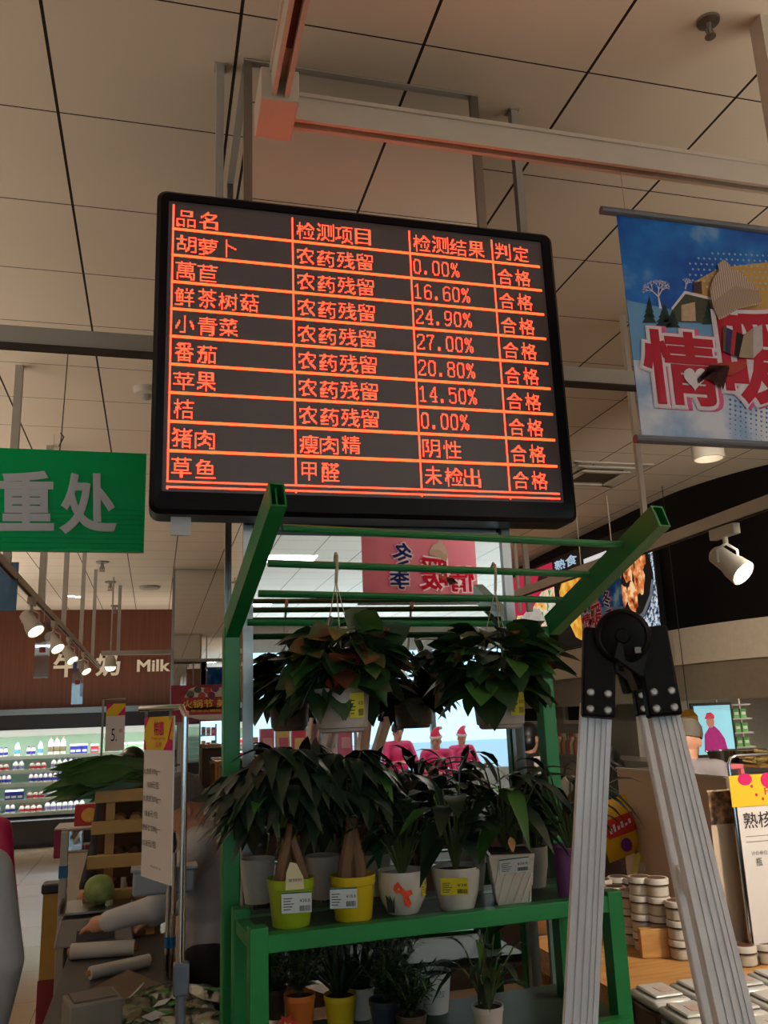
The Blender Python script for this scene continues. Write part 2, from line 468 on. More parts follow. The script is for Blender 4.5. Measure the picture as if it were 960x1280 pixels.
rings = [(rrect(bx0, bz0, bx1, bz1, .03), 2.455), (rrect(bx0, bz0, bx1, bz1, .03), 2.362), (rrect(bx0+.012, bz0+.012, bx1-.012, bz1-.012, .022), 2.35),
         (rrect(ix0, iz0, ix1, iz1, .004), 2.353), (rrect(ix0, iz0, ix1, iz1, .004), 2.362)]
for pts, y in rings: g.v += [V((a, y, b)) for a, b in pts]
for i in range(len(rings)-1):
    for j in range(n): g.f.append((i*n+j, i*n+(j+1) % n, (i+1)*n+(j+1) % n, (i+1)*n+j)); g.m.append(0)
g.f.append(tuple(range(n))); g.m.append(0)
g.build('frame', mat('black_frame', (17, 13, 17), .34, var=.1), board, smooth=25)
SCREEN = bpy.data.materials.new('led_panel_black'); SCREEN.use_nodes = True
_n = SCREEN.node_tree; _b = _n.nodes['Principled BSDF']
_tc = _n.nodes.new('ShaderNodeTexCoord'); _vo = _n.nodes.new('ShaderNodeTexVoronoi'); _vo.inputs['Scale'].default_value = 1/dp; _vo.inputs['Randomness'].default_value = 0
_r = _n.nodes.new('ShaderNodeValToRGB'); _r.color_ramp.elements[0].position = .3; _r.color_ramp.elements[0].color = srgb((156, 144, 144)); _r.color_ramp.elements[1].position = .5; _r.color_ramp.elements[1].color = srgb((100, 90, 92))
_n.links.new(_tc.outputs['Object'], _vo.inputs['Vector']); _n.links.new(_vo.outputs['Distance'], _r.inputs[0]); _n.links.new(_r.outputs[0], _b.inputs['Base Color'])
_b.inputs['Roughness'].default_value = .55
M().span((ix0, 2.361, iz0), (ix1, 2.368, iz1)).build('screen', SCREEN, board, smooth=0)
LED = mat('red_led', (255, 68, 40), .5, emit=5.0, var=0)
LEDO = mat('amber_led', (255, 78, 34), .5, emit=4.6, var=0)
def dots(g, c0, r0, c1, r1, mi=0):          # lit rectangle, in dot units from the top left of the screen
    a, b = sx0+c0*dp, sx0+c1*dp; t, u = sz1-r0*dp, sz1-r1*dp
    g.poly([(a, 2.3602, u), (b, 2.3602, u), (b, 2.3602, t), (a, 2.3602, t)], mi)
def led_text(s, col, row):
    g = M(); x = col
    for ch in s:
        rows = glyph(ch); wd = len(rows[0])
        for r, bits in enumerate(rows):
            c = 0
            while c < wd:
                if bits[c] == '#':
                    e = c
                    while e < wd and bits[e] == '#': e += 1
                    dots(g, x+c+.04, row+r+.08, x+e-.04, row+r+.92); c = e
                else: c += 1
        x += wd
    return g
VCOL = (0, 91, 187, 259)
TBL = [('品名', '检测项目', '检测结果', '判定'), ('胡萝卜', '农药残留', '0.00%', '合格'), ('萬苣', '农药残留', '16.60%', '合格'),
       ('鲜茶树菇', '农药残留', '24.90%', '合格'), ('小青菜', '农药残留', '27.00%', '合格'), ('番茄', '农药残留', '20.80%', '合格'),
       ('苹果', '农药残留', '14.50%', '合格'), ('桔', '农药残留', '0.00%', '合格'), ('猪肉', '瘦肉精', '阴性', '合格'), ('草鱼', '甲醛', '未检出', '合格')]
for r, row in enumerate(TBL):
    for c, s in enumerate(row):
        led_text(s, VCOL[c]+3, r*22+2.3).build('text_cell', LED, board, smooth=0)
g = M()
for r in range(9): dots(g, 0, r*22+19.6, 302, r*22+21.7)
g.build('row_line', LEDO, board, smooth=0)
g = M()
dots(g, 0, 218.6, 302, 219.9); dots(g, 0, 222.6, 302, 223.9)
for c in VCOL: dots(g, c, 0, c+1.25, 219)
for c in VCOL: dots(g, c, 222.6, c+1.2, 225)
g.build('column_line', LED, board, smooth=0)
g = M().span((.03, 2.39, 2.262), (.085, 2.4, 2.315)); g.build('plastic_clip', mat('pale_clip', (196, 196, 200), .3), board)
for x in (.163, 1.237):
    o = M().span((x-.013, 2.516, 2.5), (x+.013, 2.546, CEIL)).span((x-.02, 2.51, CEIL-.006), (x+.02, 2.555, CEIL-.0005)).build('hanging_pole', GREYP, loc=(x, 2.535, 2.5))
    tag(o, 'grey square pole holding the %s end of the red digit board from the ceiling' % ('left' if x < 1 else 'right'), 'pole', 'poles of the red digit board')
g = M()
for x in (.163, 1.237): g.span((x-.03, 2.4551, 2.6), (x+.03, 2.5159, 2.66)).span((x-.03, 2.4551, 3.1), (x+.03, 2.5159, 3.16))
g.build('mounting_bracket', GREYP, board)

# ------------------------------------------------------------------ lighting track frame under the ceiling
TY = 2.0
tz0, tz1 = 3.325, 3.405
CREAM = mat('cream_track', (214, 204, 192), .5, var=.05)
trk = thing('lighting_track', 'cream slotted lighting track frame hung just below the ceiling above the board', 'lighting track', (.27, TY, tz0))
def track(a, b, w=.045, h=.07):
    a, b = V(a), V(b); d = (b-a).normalized(); sd = d.cross(V((0, 0, 1))).normalized()
    g = M(); up = V((0, 0, 1))
    for s in (-1, 1):
        g.beam(a+sd*(s*(w/2-.006))+up*(h/2), b+sd*(s*(w/2-.006))+up*(h/2), .012, h, sd)
    g.beam(a+up*(h-.01), b+up*(h-.01), w-.024, .02, sd)
    g.beam(a+up*(h+.006), b+up*(h+.006), w*1.25, .012, sd)
    return g, a, b, sd
g, a, b, sd = track((.30, TY, tz0), (4.2, TY, tz0)); g.build('long_rail', CREAM, trk)
M().beam((.55, TY, tz0+.03), (4.1, TY, tz0+.03), .02, .02, sd).build('slot', mat('copper_slot', (60, 30, 24), .5), trk)
g, a, b, sd = track((.275, TY+.03, tz0-.01), (.275, -1.2, tz0-.01)); g.build('side_rail', CREAM, trk)
M().beam((.275, TY-.25, tz0+.025), (.275, -1.1, tz0+.025), .02, .02, sd).build('slot', mat('copper_slot', (60, 30, 24), .5), trk)
M().span((.225, TY-.11, tz0-.02), (.325, TY+.05, tz0+.075)).build('corner_connector', CREAM, trk, bevel=.004)
o = M().span((1.85, 1.93, tz0+.083), (1.905, 1.985, CEIL)).build('hanging_pole', CREAM, loc=(1.877, 1.957, tz0+.083))
tag(o, 'cream pole from the ceiling down to the long lighting track, at the top right corner', 'pole')

RZ = 3.235
rl = thing('ceiling_rail', 'grey horizontal rail crossing the store behind the red digit board', 'rail', (0, 3.4, RZ))
M().span((-5.6, 3.375, RZ), (6.2, 3.425, RZ+.075)).build('rail_bar', GREYP, rl, smooth=0)
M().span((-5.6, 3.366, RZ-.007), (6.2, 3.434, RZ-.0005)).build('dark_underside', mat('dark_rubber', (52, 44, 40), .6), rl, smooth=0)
for x in (-3.5, 2.75, 5.2):
    M().span((x-.015, 3.385, RZ+.075), (x+.015, 3.415, CEIL)).build('hanger', GREYP, rl)

# ------------------------------------------------------------------ green sign
SG_Y = 3.4
sgn = thing('hanging_sign', 'green hanging sign with big white Chinese characters left of the board', 'sign', (-.5, SG_Y, 2.41))
gx0, gx1, gz0, gz1 = -1.03, -.057, 2.41, 2.81
g = M().span((gx0, SG_Y, gz0), (gx1, SG_Y+.03, gz1))
for k in range(9): g.span((gx0, SG_Y-.003, gz0+.012+k*.019), (gx1, SG_Y, gz0+.02+k*.019))
g.build('panel', mat('green_sign_panel', (6, 186, 104), .35, var=.06, scale=3), sgn, smooth=0)
TXTG = mat('white_lettering', (222, 226, 232), .5, var=0)
def ptext(g, s, x0, y0, x1, y1, Y, lift=.004, off=0, mi=0, thick=0.0, yr=None):   # text in a frontal plane from pixel box (left, top, right, bottom)
    a, b, c = P(x0, y1, Y), P(x1, y1 if yr is None else yr, Y), P(x0, y0, Y)
    return g.text(s, a, b, c, (0, -lift, 0), off, mi, thick=thick)
for s, q in (('称', (-83, 586, -12, 660)), ('重', (-2, 588, 68, 664)), ('处', (74, 591, 147, 668))):
    ptext(M(), s, *q, SG_Y, .006, .03).build('character', TXTG, sgn, smooth=0)
for x in (-.385, -.9):
    M().tube([(x, SG_Y+.015, 2.81), (x+.004, SG_Y+.01, 2.87), (x+.012, SG_Y+.012, RZ-.012)], .0022, 5).tube([(x-.003, SG_Y+.014, 2.83), (x+.012, SG_Y+.014, 2.87), (x, SG_Y+.014, 2.885)], .003, 5).build('wire', mat('wire', (70, 60, 54), .5), sgn)

# ------------------------------------------------------------------ plant rack
RO = V((.19, 2.30, 0)); th = math.radians(4.0)
RU, RV = V((math.cos(th), math.sin(th), 0)), V((math.sin(th), -math.cos(th), 0))
def rk(u, v, z): return RO + RU*u + RV*v + V((0, 0, z))
rack = thing('plant_rack', 'green painted steel rack with slanted top bars holding potted plants', 'rack', tuple(rk(.46, .15, 0)))
ZJ = 1.995
for u in (0, .915):
    M().beam(rk(u, 0, 0), rk(u, 0, ZJ), .042, .042, RU).build('upright', GREEN, rack, bevel=.003)
barL = [(353, 660, 1.88), (335, 704, 2.04), (323, 742, 2.19), (309, 778, 2.29)]
barR = [(776, 681, 1.965), (735, 718, 2.12), (703, 750, 2.25), (675, 780, 2.34)]
for a, b in zip(barL, barR):
    M().tube([P(*a), P(*b)], .0095, 10).build('cross_bar', GREEN_D, rack)
aL0, aL1 = P(289, 786, 2.30)+V((0, 0, 0)), P(347, 618, 1.76)
aR0, aR1 = P(690, 782, 2.36), P(826, 645, 1.84)
def hollow(g, a, b, w, h, side, t=.004):
    a, b = V(a), V(b); d = (b-a).normalized(); sd = V(side); sd = (sd-d*sd.dot(d)).normalized(); up = d.cross(sd)
    if up.z < 0: up = -up
    for s in (-1, 1):
        g.beam(a+sd*(s*(w/2-t/2)), b+sd*(s*(w/2-t/2)), t, h, sd); g.beam(a+up*(s*(h/2-t/2)), b+up*(s*(h/2-t/2)), w-2*t, t, sd)
    g.beam(a, b-d*.012, t, h-2*t, sd)
    return g
for a, b in ((aL0, aL1), (aR0, aR1)):
    hollow(M(), a, b, .036, .062, RU).build('canopy_arm', GREEN, rack)
# stepped front frame with the upper shelf
fl, fr = P(322, 1180, 2.0), P(766, 1150, 2.05); fl.z = fr.z = 0
bl, br = P(301, 1180, 2.2), P(704, 1170, 2.23); bl.z = br.z = 0
SZ = P(345, 1166, 2.0).z
up = V((0, 0, 1))
for q, h in ((fl, SZ+.016), (fr, P(766, 1112, 2.05).z), (bl, P(301, 1134, 2.2).z), (br, SZ-.01)):
    M().beam(q, q+up*h, .04, .04, RU).build('leg', GREEN, rack, bevel=.002)
M().beam(fl+up*(SZ-.018), fr+up*(SZ-.018), .036, .036, RV).build('shelf_front_bar', GREEN, rack, bevel=.002)
M().beam(bl+up*(SZ-.018), br+up*(SZ-.018), .03, .03, RV).beam(fl+up*(SZ-.018), bl+up*(SZ-.018), .03, .03).beam(fr+up*(SZ-.018), rk(.915, .02, SZ-.018), .03, .03).build('shelf_side_bars', GREEN, rack)
SHELF = SZ-.004
M().hexa([fl+RV*-.016+up*(SHELF-.012), fr+RV*-.016+up*(SHELF-.012), rk(.91, .03, SHELF-.012), rk(.005, .03, SHELF-.012),
          fl+RV*-.016+up*SHELF, fr+RV*-.016+up*SHELF, rk(.91, .03, SHELF), rk(.005, .03, SHELF)]).build('upper_shelf', mat('dark_green_board', (24, 52, 36), .5), rack, smooth=0)
LOW = P(545, 1264, 2.24).z
M().hexa([fl+up*(LOW-.02), fr+up*(LOW-.02), rk(.91, .03, LOW-.02), rk(.005, .03, LOW-.02), fl+up*LOW, fr+up*LOW, rk(.91, .03, LOW), rk(.005, .03, LOW)]).build('lower_shelf', mat('dark_green_board', (24, 52, 36), .5), rack, smooth=0)
M().beam(fl+up*(LOW-.01)+RV*.03, fr+up*(LOW-.01)+RV*.03, .03, .036, RV).build('lower_shelf_bar', GREEN, rack)

# ------------------------------------------------------------------ ladder (two hinged pairs of rails)
lad = thing('folding_ladder', 'silver aluminium folding stepladder with black hinges standing at the right', 'ladder', (.85, 1.35, 0))
def rail(a, b, w, t, side):
    """grooved C-section rail: wide face towards the viewer, groove ridges along it"""
    a, b = V(a), V(b); d = (b-a).normalized(); sd = V(side); sd = (sd-d*sd.dot(d)).normalized(); nn = d.cross(sd)
    if nn.y > 0: nn = -nn
    g = M(); g.beam(a, b, w, .006, sd)
    for s in (-1, 1): g.beam(a+sd*(s*(w/2-.004))-nn*(t/2), b+sd*(s*(w/2-.004))-nn*(t/2), .008, t, sd)
    for k, wd in ((-.40, .2), (-.17, .16), (.05, .14), (.25, .12), (.42, .16)):
        g.beam(a+sd*(w*k*.98)+nn*.0042, b+sd*(w*k*.98)+nn*.0042, w*wd, .0032, sd)
    return g
def toground(a, b):
    d = (b-a); return a + d*(a.z/-d.z)
def plate(g, a, b, w, t, side):
    a, b = V(a), V(b); d = (b-a).normalized(); sd = V(side); sd = (sd-d*sd.dot(d)).normalized()
    return g.beam(a, b, w, t, sd)
def aframe(sh, full):
    # sh moves the second pair along the rungs
    L0, L1 = P(746, 880, 1.23)+sh, P(727, 1280, 1.235)+sh
    R0, R1 = P(828, 880, 1.20)+sh, P(920, 1280, .99)+sh
    side = V((.9, -.35, 0))
    for a, b, w in ((L0, L1, .0465), (R0, R1, .043)):
        b2 = toground(a, b)
        if full: rail(a, b2+V((0, 0, .03)), w, .026, side).build('rail', ALU, lad, smooth=0)
        else: M().beam(a, b2+V((0, 0, .03)), w, .026, side).build('rail', ALU, lad, bevel=.003)
        d = (b2-a).normalized()
        M().beam(b2+V((0, 0, .0)) - d*.07, b2-d*.0, w+.012, .036, side).build('rubber_foot', BLACKP, lad, bevel=.004)
    LT, RT = P(748, 788, 1.232)+sh, P(811, 786, 1.205)+sh
    ctr = P(777, 797, 1.215)+sh
    nrm = (EYE+sh-ctr).normalized(); nrm = V((-.45, -.89, 0)).normalized()
    hp = M()
    for a, b, w in ((LT, P(746.5, 898, 1.225)+sh, .0485), (RT, P(829.5, 896, 1.19)+sh, .049)):
        d = (b-a).normalized(); sd = V((.9, -.35, 0)); sd = (sd-d*sd.dot(d)).normalized(); nn = d.cross(sd)
        if nn.y > 0: nn = -nn
        hp.beam(a+nn*.004, b+nn*.006, w, .034, sd)
        for k in (.74, .92):
            for s in (-.26, .27):
                c = a+(b-a)*k+sd*(w*s)+nn*.0225
                M().lathe([(.0055, 0), (.006, .002), (.004, .0042), (.001, .0045)], c, 12, R=nn.to_track_quat('Z', 'Y').to_matrix()).build('rivet', mat('rivet_steel', (170, 166, 160), .35, .8), lad)
    hp.build('hinge_plates', HINGE, lad, bevel=.003)
    R = nrm.to_track_quat('Z', 'Y').to_matrix()
    pr = [(.039, -.03), (.0425, -.024), (.0425, .026), (.0405, .031), (.036, .034), (.033, .0325), (.030, .034), (.012, .034), (.01, .038), (.001, .038)]
    M().lathe(pr, ctr, 32, R=R).build('hinge_disc', HINGE, lad)
    # arm of the hinge running from disc to right plate
    c2 = P(822, 838, 1.205)+sh
    hull = [P(x, y, 1.185)+sh for x, y in ((781, 764), (800, 769), (811, 784), (826, 786), (831, 832), (826, 846), (802, 848), (766, 822))]
    M().prism(hull, -nrm*.018).build('hinge_arm', HINGE, lad, bevel=.003)
    q = P(797, 813, 1.182)+sh
    M().box(q+nrm*.006, (.009, .009, .006), R).build('lock_label', mat('grey_label', (150, 146, 140), .5), lad)
    M().beam(ctr-V((-.008, 0, .045)), ctr-V((-.018, 0, .08)), .010, .02).build('release_lever', STEEL, lad)
    return (L0, toground(L0, L1)), (R0, toground(R0, R1))
A = aframe(V((0, 0, 0)), True)
q0 = P(789, 803, 1.215); q1 = P(778, 806, 1.52)
shift = q1-q0; shift.z = 0
B = aframe(shift, False)
for (a0, a1), (b0, b1) in zip(A, B):
    for k in (.155, .36, .56, .77):
        p, q = a0+(a1-a0)*k, b0+(b1-b0)*k
        M().beam(p+(q-p)*.05, q-(q-p)*.05, .030, .026, (a1-a0)).build('rung', ALU, lad, smooth=0)

# ------------------------------------------------------------------ winter sale banners
def circle(c, r, ux, uy, n=10):
    return [V(c)+V(ux)*(r*math.cos(2*math.pi*k/n))+V(uy)*(r*math.sin(2*math.pi*k/n)) for k in range(n)]
SKYP = ramp_mat('printed_sky', [(0.42, (8, 78, 172)), (0.55, (28, 116, 204)), (0.68, (160, 204, 238))], 4.0, .4)
SNOWP = ramp_mat('printed_snow', [(0.4, (150, 178, 216)), (0.58, (224, 228, 242))], 6, .4)
ICEP = mat('printed_ice', (104, 158, 206), .4, var=.2, scale=6)
REDP = mat('red_print', (176, 6, 44), .4, var=.12, scale=4); WHITEPR = mat('white_print', (236, 226, 234), .45, var=0); PINKP = mat('pink_print', (214, 96, 144), .45, var=0)
NAVYP = mat('navy_print', (24, 30, 96), .45, var=0)
BAR = mat('grey_pole', (92, 92, 102), .4, var=.05)
def banner(label, pink=False):
    """built around the origin, facing -Y; photo pixels of the large banner are mapped onto its plane"""
    t = thing('winter_banner', label, 'banner', (0, 0, 0), None)
    BY = 2.0; c0 = V((1.82, BY, 2.83))
    def q(x, y, l=0.0): return P(x, y, BY) - c0 + V((0, -.002-l, 0))
    w0, w1, z0, z1 = 1.285-c0.x, 2.36-c0.x, 2.472-c0.z, 3.178-c0.z
    back = mat('pink_backing', (206, 120, 138), .5, var=.1, scale=5) if pink else SKYP
    g = M().span((w0, -.001, z0), (w1, .001, z1)); g.build('cloth', back, t, smooth=0)
    for z, a, b in ((z1, w0-.05, w1+.05), (z0, w0-.02, w1+.05)):
        M().tube([(a, 0, z), (b, 0, z)], .0125, 12).build('pole', BAR, t)
    if not pink:
        M().poly([(w0, -.002, z0), (w1, -.002, z0), (w1, -.002, z0+.17), (.05, -.002, z0+.2), (w0+.35, -.002, z0+.19), (w0+.12, -.002, z0+.235), (w0, -.002, z0+.235)]).build('printed_snow', SNOWP, t, smooth=0)
        M().poly([(w0, -.0018, z0+.2), (w1, -.0018, z0+.2), (w1, -.0018, z0+.3), (w0, -.0018, z0+.42)]).build('printed_ice', ICEP, t, smooth=0)
        g = M().poly([q(*p) for p in ((864, 382), (868, 352), (900, 335), (960, 328), (960, 395))]); g.build('printed_glow', mat('gold_print', (190, 150, 84), .5, var=.1), t, smooth=0)
        g = M()
        for i in range(15):
            for j in range(7):
                x, y = 862+i*7+(j % 2)*3.5, 316+j*7+i*.3
                if (x-910)**2/3000+(y-340)**2/700 < 1 or x > 940: g.poly([p for p in circle(q(x, y, .0006), .004, (1, 0, 0), (0, 0, 1), 6)])
        g.build('printed_dots', mat('pale_dots', (150, 182, 206), .5, var=0), t, smooth=0)
        g = M()
        for i in range(14):
            for j in range(8):
                x, y = 912+i*6.5, 500+j*6+i*1.5
                g.poly([p for p in circle(q(x, y, .0006), .0048-.0004*j, (1, 0, 0), (0, 0, 1), 6)])
        g.build('printed_dots', mat('blue_dots', (58, 104, 178), .5, var=0), t, smooth=0)
        # bare tree
        g = M()
        def br(a, ang, ln, wd, d):
            b = (a[0]+ln*math.cos(ang), a[1]-ln*math.sin(ang))
            nx, ny = -math.sin(ang)*wd, -math.cos(ang)*wd
            g.poly([q(a[0]-nx, a[1]-ny, .0007), q(b[0]-nx*.6, b[1]-ny*.6, .0007), q(b[0]+nx*.6, b[1]+ny*.6, .0007), q(a[0]+nx, a[1]+ny, .0007)])
            if d:
                for s in (-.62, -.1, .55): br(b, ang+s+random.uniform(-.15, .15), ln*random.uniform(.58, .72), wd*.62, d-1)
        br((825, 386), math.radians(100), 15, 1.5, 4); g.build('printed_tree', WHITEPR, t, smooth=0)
        g = M(); br((856, 362), math.radians(80), 6, .8, 3); g.build('printed_tree', WHITEPR, t, smooth=0)
        for cx, by, h, wd in ((811, 404, 32, 9), (830, 409, 28, 13), (840, 410, 22, 10), (885, 406, 30, 9)):
            g = M()
            for k in range(4):
                y = by-h*k/5; g.poly([q(cx-wd*(1-k*.2), y, .001), q(cx+wd*(1-k*.2), y, .001), q(cx, y-h*.45, .001)])
            g.build('printed_fir', mat('fir_print', (26, 46, 42), .5, var=.4, scale=60), t, smooth=0)
        HB = .0009
        M().poly([q(*p, HB) for p in ((842, 403), (841, 384), (858, 366), (884, 374), (886, 404))]).build('printed_cabin', mat('cabin_print', (66, 66, 50), .5, var=.3, scale=80), t, smooth=0)
        M().poly([q(*p, HB+.0003) for p in ((838, 386), (855, 364), (890, 373), (890, 376), (856, 368), (840, 388))]).build('printed_roof', WHITEPR, t, smooth=0)
        M().poly([q(*p, HB+.0003) for p in ((866, 366), (866, 354), (876, 352), (877, 368))]).build('printed_chimney', mat('chimney_print', (70, 44, 42), .5), t, smooth=0)
        M().poly([q(*p, HB+.0003) for p in ((851, 402), (851, 382), (868, 378), (869, 402))]).build('printed_window', mat('window_print', (196, 168, 140), .5, var=.3, scale=90), t, smooth=0)
    # big letters: pink shadow, white outline, red face
    def letter(s, x0, y0, x1, y1, red):
        for name, dx, l, f, mm in (('letter_shadow', 5, .001, .085, PINKP), ('letter_outline', 0, .003, .075, WHITEPR), ('letter_face', 0, .006, .025, red)):
            e = f-.025
            sx, sy = (x1-x0)*e, (y1-y0)*e
            a, b, c = q(x0+dx-sx, y1+sy, l), q(x1+dx+sx, y1+sy-(x1-x0)*0, l), q(x0+dx-sx, y0-sy, l)
            b = V((b.x, b.y, a.z)); c = V((a.x, c.y, c.z))
            M().text(s, a, b, c, (0, 0, 0), f, res=3).build(name, mm, t, smooth=0)
    letter('情', 808, 412, 902, 505, REDP)
    letter('暖', 908, 386, 1002, 505, REDP)
    letter('冬', 1010, 350, 1075, 430, NAVYP)
    letter('季', 1035, 440, 1100, 510, NAVYP)
    # knitted hat and striped scarf printed over the second letter
    l = .0105
    M().poly([q(*p, l) for p in ((895, 402), (888, 385), (884, 365), (889, 349), (896, 341), (894, 333), (901, 327), (907, 331), (910, 338), (925, 345), (938, 358), (948, 378), (946, 383), (920, 388), (903, 399))]).build('printed_hat', ramp_mat('knit_print', [(0.3, (150, 126, 116)), (0.7, (206, 184, 170))], 40, .7, kind='wave', stretch=(1, 1, .2)), t, smooth=0)
    M().poly([q(*p, l+.0006) for p in ((894, 400), (888, 380), (915, 360), (944, 366), (949, 380), (921, 387))]).build('printed_hat_cuff', ramp_mat('cuff_print', [(0.3, (136, 112, 96)), (0.7, (190, 166, 148))], 55, .7, kind='wave', stretch=(1, 1, .3)), t, smooth=0)
    st = [((900, 409), (905, 412), (903, 442), (900, 441), (90, 76, 60)), ((905, 412), (912, 415), (909, 445), (903, 442), (54, 46, 92)), ((912, 415), (917, 417), (914, 447), (909, 445), (176, 58, 56)), ((917, 417), (926, 421), (920, 449), (914, 447), (42, 32, 34)), ((926, 421), (938, 412), (938, 450), (920, 449), (168, 146, 128)), ((938, 412), (949, 408), (950, 438), (938, 450), (196, 184, 188))]
    for a, b, c, d, colr in st:
        M().poly([q(*p, l+.001) for p in (d, c, b, a)]).build('printed_scarf', mat('scarf_print_%d' % colr[0], colr, .7, var=.15, scale=60), t, smooth=0)
    M().poly([q(*p, l+.0015) for p in ((884, 457), (930, 453), (928, 462), (910, 472), (896, 470))]).build('printed_scarf', mat('scarf_end_print', (166, 66, 56), .7), t, smooth=0)
    g = M()
    for k in range(11):
        x = 868+k*3; g.poly([q(x, 470+abs(k-3)*2, l+.002), q(x+2, 470+abs(k-3)*2+6, l+.002), q(x+18-k*.8, 462, l+.002), q(x+16-k*.8, 458, l+.002)])
    g.build('printed_fringe', mat('fringe_print', (58, 30, 30), .7), t, smooth=0)
    hx = [(16*math.sin(a)**3, 13*math.cos(a)-5*math.cos(2*a)-2*math.cos(3*a)-math.cos(4*a)) for a in [2*math.pi*k/28 for k in range(28)]]
    M().poly([q(866+a*.9, 474-b*1.0, .0095) for a, b in hx][::-1]).build('printed_heart', WHITEPR, t, smooth=0)
    g = M()
    for x in (w0+.03, w1-.06): g.tube([(x, 0, z1), (x, 0, z1+.155)], .0012, 4)
    g.build('string', mat('string', (206, 170, 140), .6), t)
    return t
bn = banner('large blue winter banner with red letters hanging at the upper right'); bn.location = (1.82, 2.0, 2.83)
dup(bn, (4.55, 8.2, 2.80), -math.pi/2, 'smaller distant winter banner hanging above the black ladder hinge', scale=.85)
pb = banner('pink backed winter banner hanging behind the viewer, seen in the mirror', True); pb.location = (2.28, -2.3, 3.08); pb.rotation_euler = (0, 0, math.pi)

# ------------------------------------------------------------------ ceiling fittings
def ceil_pt(x, y): return PZ(x, y, CEIL)
def sprinkler(p, label, s=1.0, grp=None):
    t = thing('sprinkler_head', label, 'sprinkler', (p.x, p.y, CEIL), grp)
    M().lathe([(.038*s, 0), (.036*s, -.008*s), (.02*s, -.012*s)], p, 18).build('escutcheon', STEEL, t)
    M().lathe([(.009*s, -.01*s), (.009*s, -.035*s), (.004*s, -.05*s)], p, 10).tube([p+V((.01*s, 0, -.03*s)), p+V((.014*s, 0, -.045*s)), p+V((.003*s, 0, -.06*s))], .0025*s, 5).tube([p+V((-.01*s, 0, -.03*s)), p+V((-.014*s, 0, -.045*s)), p+V((-.003*s, 0, -.06*s))], .0025*s, 5).build('nozzle', STEEL, t)
    M().lathe([(.002, -.058*s), (.018*s, -.06*s), (.018*s, -.063*s), (.002, -.063*s)], p, 12).build('deflector', STEEL, t)
sprinkler(ceil_pt(885, 26), 'steel sprinkler head on the ceiling at the top right')
for i, (x, y) in enumerate(((128, 702), (138, 727), (144, 757), (289, 729))):
    sprinkler(ceil_pt(x, y), ('tiny ceiling sprinkler just below the green sign', 'tiny ceiling sprinkler in the middle of the row below the green sign', 'tiny ceiling sprinkler nearest the milk wall', 'tiny ceiling sprinkler between the two mirrored columns')[i], 2.2)
p = ceil_pt(183, 486)
t = thing('smoke_detector', 'round white smoke detector on the ceiling at the left edge of the board', 'smoke detector', (p.x, p.y, CEIL))
M().lathe([(.085, 0), (.085, -.02), (.075, -.04), (.05, -.045)], p, 24).build('body', WHITEP, t)
M().lathe([(.03, -.045), (.028, -.07), (.012, -.08)], p, 16).build('sensor', GREYP, t)
p = ceil_pt(187, 733)
tag(M().lathe([(.17, 0), (.17, -.02), (.14, -.045), (.1, -.05)], p, 24).build('ceiling_speaker', GREYP, loc=(p.x, p.y, CEIL-.05)), 'round grey ceiling speaker between the milk sign and the board', 'speaker')
def vent(p, label, s=.6):
    t = thing('air_vent', label, 'air vent', (p.x, p.y, CEIL))
    for k, (a, z) in enumerate(((s/2, -.012), (s*.4, -.03), (s*.3, -.05))):
        g = M()
        for sx, sy in ((1, 0), (-1, 0), (0, 1), (0, -1)):
            c = p+V((sx*a*.93, sy*a*.93, z)); g.box(c, (.05 if sx else 2*a, .05 if sy else 2*a, .014))
        g.build('louvre_ring', WHITEP, t)
    M().box(p+V((0, 0, -.02)), (s*.5, s*.5, .02)).build('dark_core', mat('dark_core', (70, 58, 46), .7), t)
vent(ceil_pt(742, 592), 'square ceiling air vent beside the lower right corner of the board', .8)
# surface mounted cylinder downlight
p = P(886, 574, 4.6)
t = thing('cylinder_downlight', 'white cylinder downlight on the ceiling under the blue banner', 'downlight', (p.x, p.y, p.z))
M().lathe([(.10, p.z), (.10, CEIL)], (p.x, p.y, 0), 28, cap=False).lathe([(.10, p.z), (.088, p.z), (.085, p.z+.05)], (p.x, p.y, 0), 28, cap=False).build('housing', WHITEP, t)
l = bpy.data.lights.new('downlight_beam', 'SPOT'); l.energy = 60; l.spot_size = math.radians(110); l.spot_blend = .7; l.shadow_soft_size = .07; l.color = WARM
o = bpy.data.objects.new('downlight_beam', l); COL.objects.link(o); o.location = (p.x, p.y, p.z-.01)
GLOW = mat('lamp_glow', (255, 236, 206), .5, emit=9, var=0)
M().lathe([(.001, p.z+.05), (.084, p.z+.05)], (p.x, p.y, 0), 24, cap=False).build('lamp', mat('soft_lamp', (255, 232, 200), .5, emit=2.2, var=0), t)
for k, (x, y) in enumerate(((89, 745), (98, 746))):
    p = ceil_pt(x, y)
    tag(M().lathe([(.06, 0), (.055, -.01), (.001, -.01)], p, 14).build('recessed_light', GLOW, loc=(p.x, p.y, CEIL-.01)), 'tiny bright recessed ceiling light above the milk sign, the %s of two' % ('left', 'right')[k], 'ceiling light')

